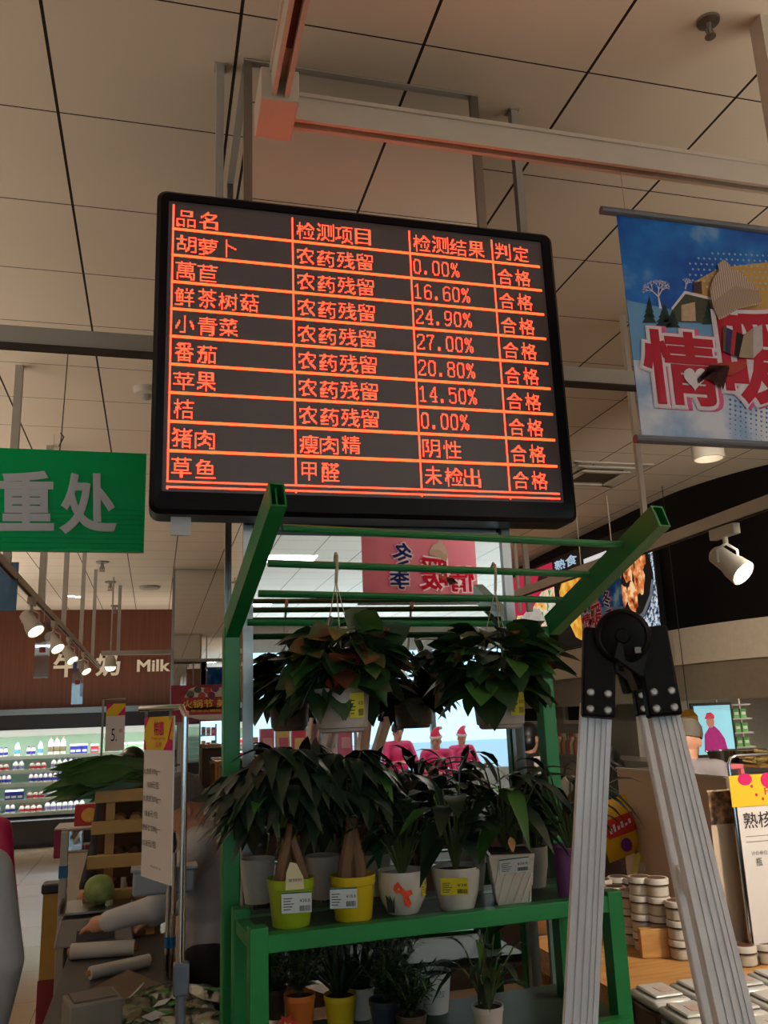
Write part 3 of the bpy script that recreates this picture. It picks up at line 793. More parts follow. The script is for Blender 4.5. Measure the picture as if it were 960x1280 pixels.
# ------------------------------------------------------------------ spotlights on tracks
def spotlight(loc, aim, label, grp, s=1.0, power=35):
    t = thing('track_spotlight', label, 'spotlight', tuple(loc), grp)
    L = V(loc); d = V(aim).normalized(); R = d.to_track_quat('Z', 'Y').to_matrix()
    M().span(L+V((-.02, -.09, -.05))*s, L+V((.02, .09, 0))*s).build('adapter', WHITEP, t, bevel=.004)
    hc = L+V((0, 0, -.17*s))
    M().tube([L+V((0, 0, -.05*s)), L+V((0, 0, -.08*s))], .012*s, 8).tube([hc+V((.055*s, 0, 0)), hc+V((.055*s, 0, .06*s)), L+V((0, 0, -.08*s)), hc+V((-.055*s, 0, .06*s)), hc+V((-.055*s, 0, 0))], .007*s, 6).build('yoke', WHITEP, t)
    M().lathe([(.03*s, -.09*s), (.045*s, -.075*s), (.048*s, 0), (.058*s, .035*s), (.062*s, .09*s), (.056*s, .09*s), (.052*s, .07*s)], hc, 24, R=R, cap=False).lathe([(.001, -.09*s), (.03*s, -.09*s)], hc, 24, R=R, cap=False).build('head', WHITEP, t)
    M().lathe([(.001, .074*s), (.052*s, .074*s)], hc, 20, R=R, cap=False).build('lamp', GLOW, t)
    if power:
        l = bpy.data.lights.new('spot_beam', 'SPOT'); l.energy = power; l.spot_size = math.radians(70); l.spot_blend = .6; l.shadow_soft_size = .04; l.color = (1, .86, .68)
        o = bpy.data.objects.new('spot_beam', l); COL.objects.link(o); o.location = hc+d*(.10*s); o.rotation_euler = (-d).to_track_quat('Z', 'Y').to_euler()
    return t
LX = -.853
lt = thing('lighting_track', 'pale spotlight track running back along the left towards the milk wall', 'lighting track', (LX, 9, 2.66))
M().span((LX-.02, 4.6, 2.66), (LX+.02, 14.2, 2.70)).build('rail', CREAM, lt, smooth=0)
M().span((LX-.008, 4.6, 2.654), (LX+.008, 14.2, 2.6595)).build('slot', mat('dark_slot', (34, 28, 26), .6), lt, smooth=0)
for y in (5.3, 6.9, 8.6, 10.6, 12.6): M().span((LX-.022, y-.022, 2.70), (LX+.022, y+.022, CEIL)).build('hanger', GREYP, lt, smooth=0)
CR = P(150, 819, 14.03).z
tag(M().span((LX+.03, 14.0, CR), (4.0, 14.06, CR+.07)).span((-.6, 14.01, CR+.0701), (-.55, 14.05, CEIL)).span((1.3, 14.01, CR+.0701), (1.35, 14.05, CEIL)).build('cross_rail', GREYP, loc=(1.5, 14.03, CR)), 'grey cross rail in front of the brown milk wall', 'rail')
for i, (x, y) in enumerate(((40, 768), (68, 797), (87, 815), (105, 829))):
    a = PX(x, y-22, LX)
    spotlight((LX, a.y, 2.654), (.5, -.42, -.75), ('white track spotlight nearest the green sign, first of the row', 'white track spotlight second in the row on the left', 'white track spotlight third in the row, over the milk sign', 'white track spotlight farthest along the row on the left')[i], 'spotlights on the left track', 1.0, 18)
p = P(138, 832, 13.2)
t = thing('bare_spot', 'glaring lamp in front of the milk lettering', 'spotlight', tuple(p))
M().lathe([(.05, 0), (.075, -.06), (.08, -.16)], p+V((0, 0, .14)), 16).build('shade', WHITEP, t); M().ell(p-V((0, 0, .02)), (.075, .075, .06), 12).build('lamp', GLOW, t)
M().tube([p+V((0, 0, .14)), (p.x, p.y, CEIL)], .012, 6).build('stem', GREYP, t)
RX = 2.53
rt = thing('lighting_track', 'cream spotlight track crossing in front of the food screens on the right', 'lighting track', (RX, 5, 2.56))
M().span((RX-.022, 1.2, 2.56), (RX+.022, 7.6, 2.615)).build('rail', CREAM, rt, smooth=0)
M().span((RX-.008, 1.9, 2.554), (RX+.008, 7.6, 2.5595)).build('slot', mat('dark_slot', (34, 28, 26), .6), rt, smooth=0)
for (x, y0_, y1_) in ((803, 560, 700),):
    a = PX(805, 640, RX); M().span((RX-.014, a.y-.014, 2.615), (RX+.014, a.y+.014, CEIL)).build('hanger', CREAM, rt, smooth=0)
for y in (5.9, 7.0): M().span((RX-.014, y-.014, 2.615), (RX+.014, y+.014, CEIL)).build('hanger', CREAM, rt, smooth=0)
a = PX(905, 662, RX)
spotlight((RX, a.y, 2.552), (.28, -.75, -.72), 'white lit track spotlight against the black wall on the right', None, 1.0, 50)

spotlight((RX, 1.75, 2.552), (-.5, .62, -1.25), 'white track spotlight aimed at the wooden display table, outside the right edge', None, 1.0, 140)  # unseen lamp added to brighten the table wood
spotlight((RX, 2.45, 2.552), (2.8, 5.0, -.35), 'white track spotlight aimed at the steel hood, outside the right edge', None, 1.0, 420)  # unseen lamp added because the hood was too dark
for q, z in (((4.55, 8.2), 3.235), ((2.28, -2.3), 3.585)):
    a_ = M(); dx, dy = (0, .5) if q[0] > 4 else (.55, 0)
    a_.beam((q[0]-dx, q[1]-dy, z), (q[0]+dx, q[1]+dy, z), .02, .02)
    for s in (-.7, .7): a_.tube([(q[0]+dx*s, q[1]+dy*s, z), (q[0]+dx*s, q[1]+dy*s, CEIL)], .006, 6)
    tag(a_.build('banner_rail', CREAM, loc=(q[0], q[1], z)), 'thin cream rail holding the %s' % ('smaller distant winter banner' if q[0] > 4 else 'pink backed banner behind the viewer'), 'rail')

# ------------------------------------------------------------------ clear hanging tags by the left track
for x, y, Y in ((53, 812, 6.6), (97, 853, 8.6)):
    a = P(x, y, Y)
    t = thing('hanging_tag', 'clear plastic hanging tag %s' % ('below the first left spotlights' if Y < 7 else 'lower down, left of the milk lettering'), 'hanging tag', tuple(a))
    M().span(a+V((-.05, -.003, -.2)), a+V((.05, .003, .2))).build('sleeve', clear_mat('clear_sleeve', (.8, .82, .84, 1), .15), t, smooth=0)
    M().span(a+V((-.045, -.005, .10)), a+V((-.01, -.0035, .19))).build('blue_print', mat('blue_card', (70, 92, 150), .5), t, smooth=0)
    M().span(a+V((-.02, -.006, -.02)), a+V((.02, -.0035, .02))).build('red_print', mat('red_card', (150, 60, 60), .5), t, smooth=0)
    M().tube([a+V((0, 0, .2)), (a.x, a.y, CEIL)], .002, 4).build('string', GREYP, t)
a = P(-8, 735, 5.6)
tag(M().span(a+V((-.5, -.004, -.14)), a+V((.135, .004, .16))).build('hanging_card', mat('blue_hanging_card', (86, 128, 172), .5), loc=a-V((0, 0, .14))), 'pale blue hanging card cut off at the left edge', 'card')

# ------------------------------------------------------------------ milk wall lettering
for s, q in (('牛', (66, 817, 98, 847)), ('奶', (119, 817, 150, 846)), ('Milk', (171, 825, 213, 840))):
    a, b, c = P(q[0], q[3], 16.99), P(q[2], q[3], 16.99), P(q[0], q[1], 16.99); b.z = a.z; c.x = a.x
    o = M().text(s, a, b, c, (0, -.05, 0), .028, res=3).build('wall_letters', mat('cream_letters', (236, 226, 206), .5, var=0), smooth=0)
    tag(o, {'牛': 'left cream Chinese character on the brown milk wall', '奶': 'right cream Chinese character on the brown milk wall', 'Milk': 'cream Latin word on the brown milk wall beside the far column'}[s], 'lettering')

# ------------------------------------------------------------------ dairy cooler
CY = 15.0
ck = thing('dairy_cooler', 'long open dairy cooler full of milk under the brown wall', 'refrigerated case', (-1.5, CY+.5, 0))
cx0, cx1 = -5.9, 2.4
COOLW = mat('cooler_white', (212, 224, 214), .5, var=.03)
DARKC = mat('dark_cooler', (40, 30, 28), .5)
M().span((cx0, CY+.85, .3), (cx1, CY+.95, 2.06)).build('back_panel', mat('pale_green_panel', (178, 202, 174), .5, var=.04), ck, smooth=0)
M().span((cx0, CY-.02, .0), (cx1, CY+.84, .40)).build('dark_base', DARKC, ck, smooth=0)
M().span((cx0, CY-.1, .06), (cx1, CY-.02, .40)).build('bumper', DARKC, ck, smooth=0)
M().span((cx0, CY-.1, 2.0), (cx1, CY+.95, 2.09)).build('steel_top', STEEL, ck, smooth=0)
M().span((cx0, CY-.09, 1.77), (cx1, CY+.02, 1.999)).build('dark_canopy', mat('canopy_brown', (40, 26, 22), .3), ck, smooth=0)
M().span((cx0, CY-.055, 1.67), (cx1, CY+.02, 1.7695)).build('canopy_lip', mat('lit_canopy', (236, 244, 232), .5, emit=.8, var=0), ck, smooth=0)
shz = (1.36, 1.145, .945, .70, .50)
for z in shz:
    M().span((cx0, CY+.12, z-.03), (cx1, CY+.85, z)).span((cx0, CY+.10, z-.045), (cx1, CY+.12, z+.012)).build('shelf', COOLW, ck, smooth=0)
    M().span((cx0, CY+.14, z-.044), (cx1, CY+.18, z-.031)).build('strip_lamp', mat('cooler_lamp', (236, 248, 255), .5, emit=9, var=0), ck, smooth=0)
area('cooler_canopy_lamp', ((cx0+cx1)/2, CY+.08, 1.66), cx1-cx0, .1, 70, (.92, 1, .95), (math.radians(25), 0, 0))
def bottle(col, cap, r, h):
    t = thing('milk_bottle', 'x', 'bottle', (0, 0, 0))
    M().lathe([(r*.95, 0), (r, .01), (r, h*.62), (r*.8, h*.76), (r*.42, h*.88), (r*.42, h*.92)], n=10).build('body', col, t)
    M().lathe([(r*.48, h*.90), (r*.48, h)], n=10).build('cap', cap, t)
    M().lathe([(r*1.01, h*.2), (r*1.01, h*.5)], n=10, cap=False).build('label_band', cap, t)
    return t
def carton(col, col2, wd, h, gable=True):
    t = thing('milk_carton', 'x', 'carton', (0, 0, 0))
    M().span((-wd/2, -wd/2, 0), (wd/2, wd/2, h*.78)).build('body', col, t)
    if gable: M().hexa([(-wd/2, -wd/2, h*.781), (wd/2, -wd/2, h*.781), (wd/2, wd/2, h*.781), (-wd/2, wd/2, h*.781), (-wd/2, -.004, h*.95), (wd/2, -.004, h*.95), (wd/2, .004, h*.95), (-wd/2, .004, h*.95)]).build('gable', WHITE, t)
    M().span((-wd*.4, -wd/2-.002, h*.2), (wd*.4, -wd/2, h*.42)).build('printed_panel', col2, t)
    return t
cw, cb, cr, cg, cp, cl = [mat('dairy_'+n, c, .4) for n, c in (('white', (232, 232, 214)), ('blue', (50, 50, 150)), ('red', (196, 44, 62)), ('green', (150, 196, 150)), ('pale', (214, 196, 178)), ('lilac', (150, 130, 190)))]
PROT = dict(bw=bottle(cw, mat('brown_cap', (120, 104, 80), .5), .045, .27), bb=bottle(cw, mat('blue_cap', (90, 150, 190), .5), .042, .22), bs=bottle(cp, cb, .034, .15),
            cb=carton(cb, cw, .088, .165), cr=carton(cr, mat('steel_blue_print', (150, 176, 196), .5), .12, .15), cg=carton(cg, cw, .08, .155), cup=bottle(cp, cr, .042, .12), cl=bottle(mat('cream_bottle', (226, 222, 200), .4), cl, .042, .15))
for o in PROT.values(): o.location = (-40, 0, 0)
rows = [(0, 1.36, [(-4, 14, 'bs', 1), (16, 30, 'bb', 1), (31, 44, 'bs', 1), (45, 57, 'bb', 1), (58, 85, 'bw', 1), (86, 110, 'cb', 1), (112, 132, 'cr', 1), (152, 180, 'cg', 1)]),
        (1, 1.145, [(-4, 14, 'cup', 1), (15, 33, 'cl', 1), (36, 62, 'cup', 1), (63, 108, 'cl', 1), (112, 148, 'cr', 1), (149, 180, 'cg', 1)]),
        (2, .945, [(-4, 16, 'bs', 1), (36, 84, 'bs', 1), (85, 108, 'cl', 1), (112, 130, 'cr', 1), (131, 150, 'cb', 1)]),
        (3, .70, [(8, 34, 'cb', 1), (35, 58, 'cup', 1), (59, 82, 'cl', 1), (83, 112, 'bs', 1)]),
        (4, .50, [(-4, 8, 'cl', 1), (9, 25, 'bs', 1), (26, 58, 'cup', 1), (58, 110, 'cl', 1)])]
names = dict(bw='tall white milk bottle with brown cap', bb='white milk bottle with pale blue cap', bs='small dark capped drink bottle', cb='dark blue milk carton', cr='red milk carton with pale panel', cg='pale green milk carton', cup='small cream yoghurt bottle with red cap', cl='cream bottle with lilac cap')
shn = ('top', 'second', 'third', 'fourth', 'lowest')
first = {}
for si, z, runs in rows:
    yy = CY+.17
    for a, b, k, _ in runs:
        xa, xb = P(a, 960, yy).x, P(b, 960, yy).x
        wd = dict(bw=.093, bb=.088, bs=.072, cb=.09, cr=.124, cg=.083, cup=.086, cl=.086)[k]
        n = max(1, int((xb-xa)/wd))
        sfx = {-4: ' at the left edge', 16: ' at the far left', 31: ' left of the tall bottles', 45: ' beside the tall bottles', 131: ' below the price card', 9: ' below the blue cartons', 15: ' left of the row'}.get(a, '')
        lab = '%s on the %s cooler shelf%s' % (names[k], shn[si], sfx)
        for i in range(n):
            dup(PROT[k], (xa+(i+.5)*wd, yy+.05+random.uniform(-.008, .008), z+.0005), random.uniform(-.1, .1), lab, '%ss on the %s shelf%s' % (names[k], shn[si], sfx))
for o in list(PROT.values()):
    for c in list(o.children_recursive): bpy.data.objects.remove(c)
    bpy.data.objects.remove(o)

# ------------------------------------------------------------------ food kiosk on the right: black fascia, screens, steel hood
FP = [(5.5, 23.5), (5.42, 13.5), (5.30, 11), (5.24, 9.3), (5.2, 8.0), (5.26, 7.3), (5.5, 6.6), (5.95, 6.0), (6.8, 5.5), (8.2, 5.3), (12.9, 5.3)]
def smoothpoly(pts, k=5):
    out = []
    for i in range(len(pts)-1):
        p0, p1, p2, p3 = [V(pts[max(0, min(len(pts)-1, i+d))]) for d in (-1, 0, 1, 2)]
        for j in range(k):
            t = j/k; out.append(.5*((2*p1)+(p2-p0)*t+(2*p0-5*p1+4*p2-p3)*t*t+(3*p1-p0-3*p2+p3)*t**3))
    return out+[V(pts[-1])]
FS = smoothpoly(FP)
def strip(pts, z0, z1, th, off=0.0):
    g = M(); nrm = []
    for i in range(len(pts)):
        d = (pts[min(i+1, len(pts)-1)]-pts[max(i-1, 0)]).normalized(); nrm.append(V((-d.y, d.x)))   # towards the kiosk
    for i, p in enumerate(pts):
        a, b = p+nrm[i]*off, p+nrm[i]*(off+th)
        g.v += [V((a.x, a.y, z0)), V((b.x, b.y, z0)), V((b.x, b.y, z1)), V((a.x, a.y, z1))]
    for i in range(len(pts)-1):
        for j in range(4): g.f.append((i*4+j, i*4+(j+1) % 4, i*4+4+(j+1) % 4, i*4+4+j)); g.m.append(0)
    g.f += [(0, 3, 2, 1), tuple(len(pts)*4-4+j for j in range(4))]; g.m += [0, 0]
    return g
o = strip(FS, 2.52, CEIL-.001, .12).build('wall_fascia', mat('black_fascia', (16, 13, 14), .5, var=.1)); struct(o)
kio = thing('food_kiosk', 'curved food kiosk with steel hood and counter under the black wall on the right', 'kiosk', (6.5, 8, 0))
strip(FS, 2.16, 2.519, .16, -.04).build('hood_band', mat('cream_steel', (226, 212, 192), .32, .1), kio)
strip(FS, 1.80, 2.159, .10, .06).build('hood_panels', mat('hood_steel', (164, 150, 132), .3, .5), kio)
strip(FS, 1.10, 1.17, .50, .0).build('counter_top', mat('counter_stone', (112, 104, 96), .3), kio)
strip(FS, .0, 1.099, .40, .06).build('counter_front', mat('counter_grey', (118, 112, 104), .45), kio)
strip(FS, 2.3, 2.33, .05, .9).build('ceiling_beam', mat('dull_steel', (138, 126, 112), .35, .6), kio)
# kitchen back wall
o = M().span((6.3, 10.6, 0), (12.9, 10.7, 2.52)).span((6.25, 10.6, 0), (6.35, 23.5, 2.52)).build('wall_kitchen', mat('kitchen_tiles', (150, 146, 136), .4)); struct(o)
for i, (a, b) in enumerate(((652, 690), (707, 735))):
    u, v_ = PX(a, 880, 6.2), PX(b, 880, 6.2)
    t = thing('glazed_cabinet', ('glazed wall cabinet in the kiosk left of the green rack post', 'glazed wall cabinet in the kiosk between green post and ladder')[i], 'cabinet', ((6.2), (u.y+v_.y)/2, 1.55))
    y0_, y1_ = min(u.y, v_.y), max(u.y, v_.y)
    g = M()
    for yy in (y0_, y1_): g.span((6.16, yy-.04, 1.55), (6.24, yy+.04, 2.2))
    g.span((6.16, y0_, 1.55), (6.24, y1_, 1.6)).span((6.16, y0_, 2.15), (6.24, y1_, 2.2)); g.build('frame', WHITEP, t, smooth=0)
    M().span((6.21, y0_+.04, 1.6), (6.245, y1_-.04, 2.15)).build('pane', mat('dark_glass', (62, 66, 66), .1), t, smooth=0)
sauce = [mat('sauce_%d' % i, c, .3) for i, c in enumerate(((120, 62, 40), (160, 120, 70), (96, 90, 84), (150, 60, 44), (180, 170, 150)))]
for i in range(16):
    a = PX(688+i*3.2, 930, 5.52); z = 1.171
    r = .05
    t = thing('sauce_bottle', 'small dark sauce bottle in the row on the kiosk counter', 'bottle', (5.52, a.y, z), 'sauce bottles on the kiosk counter')
    M().lathe([(r, 0), (r, .14), (r*.4, .2), (r*.4, .23)], (5.52, a.y, z), 10).build('body', sauce[i % 5], t)
    M().lathe([(r*.5, .231), (r*.5, .27)], (5.52, a.y, z), 10).build('cap', sauce[(i*3+1) % 5], t)

# lit menu screens
def screen(name, label, y0, y1, z0, z1, x=5.15, base=(20, 18, 18), em=.5):
    t = thing(name, label, 'screen', (x, (y0+y1)/2, z0))
    M().span((x, y0-.03, z0-.03), (x+.06, y1+.03, z1+.03)).build('frame', mat('screen_frame', (14, 13, 14), .4), t, smooth=0)
    M().span((x-.004, y0, z0), (x, y1, z1)).build('display', mat('lit_base_%d_%d' % (base[0], base[1]), base, .4, emit=em, var=.1), t, smooth=0)
    def blob(name, pts, colr, e=1.0, l=0.0, mt=None):   # pts in screen coordinates: 0..1 left to right, 0..1 bottom to top
        return M().poly([(x-.0045-l, y1-(y1-y0)*a, z0+(z1-z0)*b) for a, b in pts][::-1]).build(name, mt or mat('lit_%d_%d_%d' % colr, colr, .4, emit=e, var=.45, scale=14), t, smooth=0)
    return t, blob
def oval(cx, cy, rx, ry, n=18, wob=.0, a0=0.0):
    return [(cx+rx*(1+wob*math.sin(3*k+a0))*math.cos(2*math.pi*k/n), cy+ry*(1+wob*math.cos(2*k+a0))*math.sin(2*math.pi*k/n)) for k in range(n)]
FRY = ramp_mat('fried_crumb', [(0.3, (196, 104, 20)), (0.5, (240, 176, 60)), (0.7, (255, 216, 120))], 9, .5, emit=1.0, detail=8)
WING = ramp_mat('glazed_wing', [(0.36, (110, 40, 18)), (0.5, (226, 132, 72)), (0.6, (255, 214, 160))], 9, .4, emit=1.0, detail=6)
SPECK = ramp_mat('speckled_stone', [(0.4, (24, 28, 36)), (0.5, (130, 150, 176)), (0.58, (230, 240, 250))], 26, .5, emit=1.0, detail=6)
COLL = ramp_mat('bright_collage', [(0.3, (214, 60, 50)), (0.42, (250, 196, 90)), (0.52, (246, 236, 226)), (0.62, (96, 150, 60)), (0.72, (60, 60, 90))], 7, .5, emit=.95, detail=4)
t, bl = screen('menu_screen', 'large lit screen showing fried chicken behind the ladder and green arm', 8.05, 10.45, 2.56, 3.72)
bl('picture_cutlet', [(.05, .62), (.12, .80), (.3, .82), (.42, .74), (.40, .52), (.30, .25), (.36, .08), (.30, -.0), (.2, .08), (.12, .3), (.06, .45)], (0, 0, 0), mt=FRY, l=.001)
bl('picture_table', [(.6, 0), (1, 0), (1, .80), (.9, .5), (.75, .2)], (0, 0, 0), mt=SPECK)
bl('picture_pan', oval(.78, .50, .21, .42), (22, 18, 20), .5, .0008)
bl('picture_pan_rim', [(.60, .28), (.66, .14), (.76, .07), (.88, .14), (.96, .3), (.99, .45), (.97, .46), (.94, .32), (.87, .18), (.76, .11), (.67, .18), (.61, .30)], (120, 130, 140), .6, .0012)
for i, (cx, cy, rx, ry) in enumerate(((.67, .64, .055, .13), (.78, .66, .05, .17), (.87, .52, .045, .18), (.71, .38, .05, .11), (.80, .34, .045, .15), (.91, .70, .035, .12))):
    bl('picture_wing', oval(cx, cy, rx, ry, 18, .14, i), (0, 0, 0), mt=WING, l=.0016+.0003*i)
def lit_text(t, s, x, y0, y1, z0, z1, colr, e=.9):
    M().text(s, (x, y1, z0), (x, y0, z0), (x, y1, z1), (-.007, 0, 0), .02, res=2).build('lettering', mat('lit_words_%d' % colr[1], colr, .4, emit=e, var=0), t, smooth=0)
lit_text(t, '熟食', 5.15, 9.75, 10.40, 3.56, 3.70, (180, 214, 240))
bl('white_strip', [(.36, .83), (.60, .83), (.60, .88), (.36, .88)], (235, 240, 245), 1.0, .001)
t, bl = screen('menu_screen', 'narrow pink lit food screen left of the big chicken screen', 10.62, 12.1, 2.85, 3.74, 5.235, base=(196, 40, 80), em=.8)
bl('picture_flowers', [(.0, .0), (1, 0), (1, .62), (.7, .6), (.4, .3), (.1, .35)], (0, 0, 0), mt=COLL, l=.001)
bl('picture_plate', oval(.45, .2, .25, .2), (190, 184, 176), .8, .002)
bl('picture_dark', oval(.75, .75, .12, .14), (40, 16, 30), .5, .002)
t, bl = screen('menu_screen', 'lit food screen of red and white dishes left of the pink screen', 12.25, 13.3, 2.8, 3.70, 5.30, base=(150, 150, 160), em=.7)
bl('picture_dishes', [(.05, .05), (.95, .05), (.95, .9), (.05, .9)], (0, 0, 0), mt=COLL, l=.001)
bl('picture_cloth', [(.5, .45), (.95, .4), (.95, .92), (.55, .92)], (206, 40, 60), .8, .002)
t, bl = screen('menu_screen', 'farthest lit food screen seen beside the column edge', 13.45, 14.6, 2.8, 3.6, 5.355, base=(226, 196, 150), em=.8)
bl('picture_dishes', [(.05, .05), (.95, .05), (.95, .9), (.05, .9)], (0, 0, 0), mt=COLL, l=.001)
for px_, lab in ((643, 'thin cream pole from the ceiling beside the mirrored column'), (655, 'grey pole from the ceiling right of the mirrored column')):
    a = PZ(px_, 672, CEIL-.0)
    b = P(px_+1, 735, a.y)
    w_ = .018 if px_ == 643 else .032
    tag(M().span((a.x-w_, a.y-w_, b.z-.3), (a.x+w_, a.y+w_, CEIL)).build('ceiling_pole', GREYP if px_ > 650 else CREAM, loc=(a.x, a.y, b.z-.3)), lab, 'pole')

# ------------------------------------------------------------------ potted plants
def dep(p): return (V(p)-EYE).dot(FWD)
def mpp(p): return dep(p)/FPX
LEAF = mat('dark_leaf', (38, 64, 35), .32, var=.35, scale=14)
LEAF2 = mat('deep_leaf', (27, 44, 31), .35, var=.35, scale=14)
LEAFY = mat('fresh_leaf', (58, 98, 40), .35, var=.25, scale=14)
LEAFR = mat('bronze_leaf', (92, 48, 34), .4, var=.3, scale=14)
STEM = mat('plant_stem', (70, 84, 44), .6, var=.2)
BARK = ramp_mat('bark', [(0.3, (92, 66, 44)), (0.7, (146, 108, 74))], 20, .8, stretch=(1, 1, .3))
def rdir(lo=-.3, hi=.9):
    a = random.uniform(0, 2*math.pi); z = random.uniform(lo, hi); r = math.sqrt(max(0, 1-z*z)); return V((r*math.cos(a), r*math.sin(a), z))
def bushy(par, c, rx, ry, rz, n, L, W, mats=(LEAF, LEAFR, LEAFY), pr=(.84, .05, .11)):
    """crown of broad pointed leaves on short stalks"""
    g = M(); s = M(); c = V(c)
    for i in range(n):
        d = rdir(-.75, .95); k = random.uniform(.45, .95)
        b = c + V((d.x*rx*k, d.y*ry*k, d.z*rz*k))
        e = V((d.x, d.y, d.z*.6-.28)) + rdir(-.6, .6)*.5
        l = L*random.uniform(.7, 1.15)
        mi = random.choices(range(len(mats)), pr)[0]
        g.leaf(b, e, V((d.x, d.y, abs(d.z)*.6+.35))+rdir()*.35, l, W*l/L*random.uniform(.85, 1.15), random.uniform(.0, .3), random.uniform(.02, .16), mi)
        if i % 4 == 0: s.tube([c-V((0, 0, rz*.7)), (c+b)/2, b], .002, 4)
    g.build('foliage', list(mats), par, smooth=60); s.build('stems', STEM, par)
def arching(par, c, n, L, W, spread=.8, mats=(LEAF2, LEAFY), pr=(.9, .1), h0=.5):
    """long leaves on upright stalks that arch outwards"""
    g = M(); s = M(); c = V(c)
    for i in range(n):
        a = random.uniform(0, 2*math.pi); t = random.uniform(.1, 1)*spread; d = V((math.cos(a)*t, math.sin(a)*t, 1)).normalized()
        st = L*random.uniform(.3, 1)*h0*2; b = c + d*st
        s.tube([c+V((d.x, d.y, 0))*.01, c+d*st*.5+V((0, 0, .01)), b], .0022, 4)
        e = V((d.x*1.5, d.y*1.5, random.uniform(-.1, .8)))
        g.leaf(b, e, V((0, 0, 1)), L*random.uniform(.75, 1.1), W*random.uniform(.8, 1.1), random.uniform(.3, .9), random.uniform(.05, .2), random.choices(range(len(mats)), pr)[0])
    g.build('foliage', list(mats), par, smooth=60); s.build('stems', STEM, par)
def palmate(par, c, rx, rz, n, L, W, z0):
    g = M(); s = M(); c = V(c)
    for i in range(n):
        d = rdir(-.25, .95); k = random.uniform(.5, 1)
        b = c+V((d.x*rx*k, d.y*rx*.6*k, d.z*rz*k))
        s.tube([V((c.x, c.y, z0))+V((d.x, d.y, 0))*.01, (V((c.x, c.y, z0))+b)/2+V((0, 0, .03)), b], .0022, 4)
        out = V((d.x, d.y, .1)).normalized(); a0 = math.atan2(out.y, out.x)
        mi = 0 if random.random() < .88 else 1
        for q in range(6):
            a = a0 + (q-2.5)*.62; e = V((math.cos(a), math.sin(a), random.uniform(-.5, .15)))
            l = L*random.uniform(.75, 1.1)*(1-.09*abs(q-2.5)); g.leaf(b, e, V((0, 0, 1)), l, W, random.uniform(.35, .8), random.uniform(.05, .2), mi)
    g.build('foliage', [LEAF2, LEAFY], par, smooth=60); s.build('stems', STEM, par)
def spiky(par, c, n, L, W, spread=.9, mats=None):
    g = M(); c = V(c)
    for i in range(n):
        a = random.uniform(0, 2*math.pi); t = random.uniform(0, 1)*spread
        g.leaf(c+V((math.cos(a), math.sin(a), 0))*random.uniform(0, .015), V((math.cos(a)*t, math.sin(a)*t, 1)), V((-math.sin(a), math.cos(a), .2)).cross(V((0, 0, 1))), L*random.uniform(.6, 1.1), W, random.uniform(.1, .7)*t, .1, 0)
    g.build('foliage', mats or LEAF2, par, smooth=60)
def feathery(par, c, r, h, n):
    g = M(); s = M(); c = V(c)
    for i in range(n):
        a = random.uniform(0, 2*math.pi); t = random.uniform(.1, 1); d = V((math.cos(a)*t*.7, math.sin(a)*t*.7, 1)).normalized(); l = h*random.uniform(.6, 1)
        pts = [c+d*(l*k/5)+V((d.x, d.y, 0))*(r*.25*(k/5)**2) for k in range(6)]
        s.tube(pts, .0012, 4)
        for k in range(1, 6):
            for q in range(5):
                e = rdir(-.3, .5); g.leaf(pts[k], e+d*.5, V((0, 0, 1)), r*.38, .006, .2, .1)
    g.build('foliage', LEAF, par, smooth=60); s.build('stems', STEM, par)
def sticker(par, o, ux, uz, w, h, bg, price, nm='price_label', band=None):
    """printed shelf label: o lower left corner, on the pot face"""
    n = V(ux).cross(V(uz)).normalized(); ux, uz, o = V(ux).normalized(), V(uz).normalized(), V(o)
    M().prism([o, o+ux*w, o+ux*w+uz*h, o+uz*h], n*.0008).build(nm, bg, par, smooth=0)
    g = M()
    def r(a, b, c, d): g.poly([o+ux*(w*a)+uz*(h*b)+n*.0014, o+ux*(w*c)+uz*(h*b)+n*.0014, o+ux*(w*c)+uz*(h*d)+n*.0014, o+ux*(w*a)+uz*(h*d)+n*.0014])
    for k in range(5): r(.06, .16+k*.13, .06+.35*(.7+.3*((k*7) % 3)/2), .20+k*.13)
    x = .60
    while x < .94:
        q = random.choice((.008, .014, .02)); r(x, .08, x+q, .34); x += q+random.choice((.010, .016))
    g.build('printing', BLACK, par, smooth=0)
    g2 = M().text(price, o+ux*(w*.60)+uz*(h*.5), o+ux*(w*.95)+uz*(h*.5), o+ux*(w*.60)+uz*(h*.66), n*.0015); g2.build('price', BLACK, par, smooth=0)
    if band: M().prism([o+uz*(h*.93)+n*.0009, o+ux*w+uz*(h*.93)+n*.0009, o+ux*w+uz*h+n*.0009, o+uz*h+n*.0009], n*.0004).build('green_band', band, par, smooth=0)
def face(p, r):           # point on the pot's side towards the viewer, with its tangent
    d = (EYE-V(p)); d.z = 0; d.normalize(); return V(p)+d*r, V((-d.y, d.x, 0))
def pot_at(x, y, z, wpx, hpx, label, name='potted_plant', cat='potted plant', grp=None):
    p = PZ(x, y, z); k = mpp(p)
    return thing(name, label, cat, tuple(p), grp), p, wpx*k/2, hpx*k
LABW = mat('label_white', (214, 220, 226), .6, var=0); GB = mat('green_label_band', (30, 96, 70), .6, var=0)
POTS = SHELF
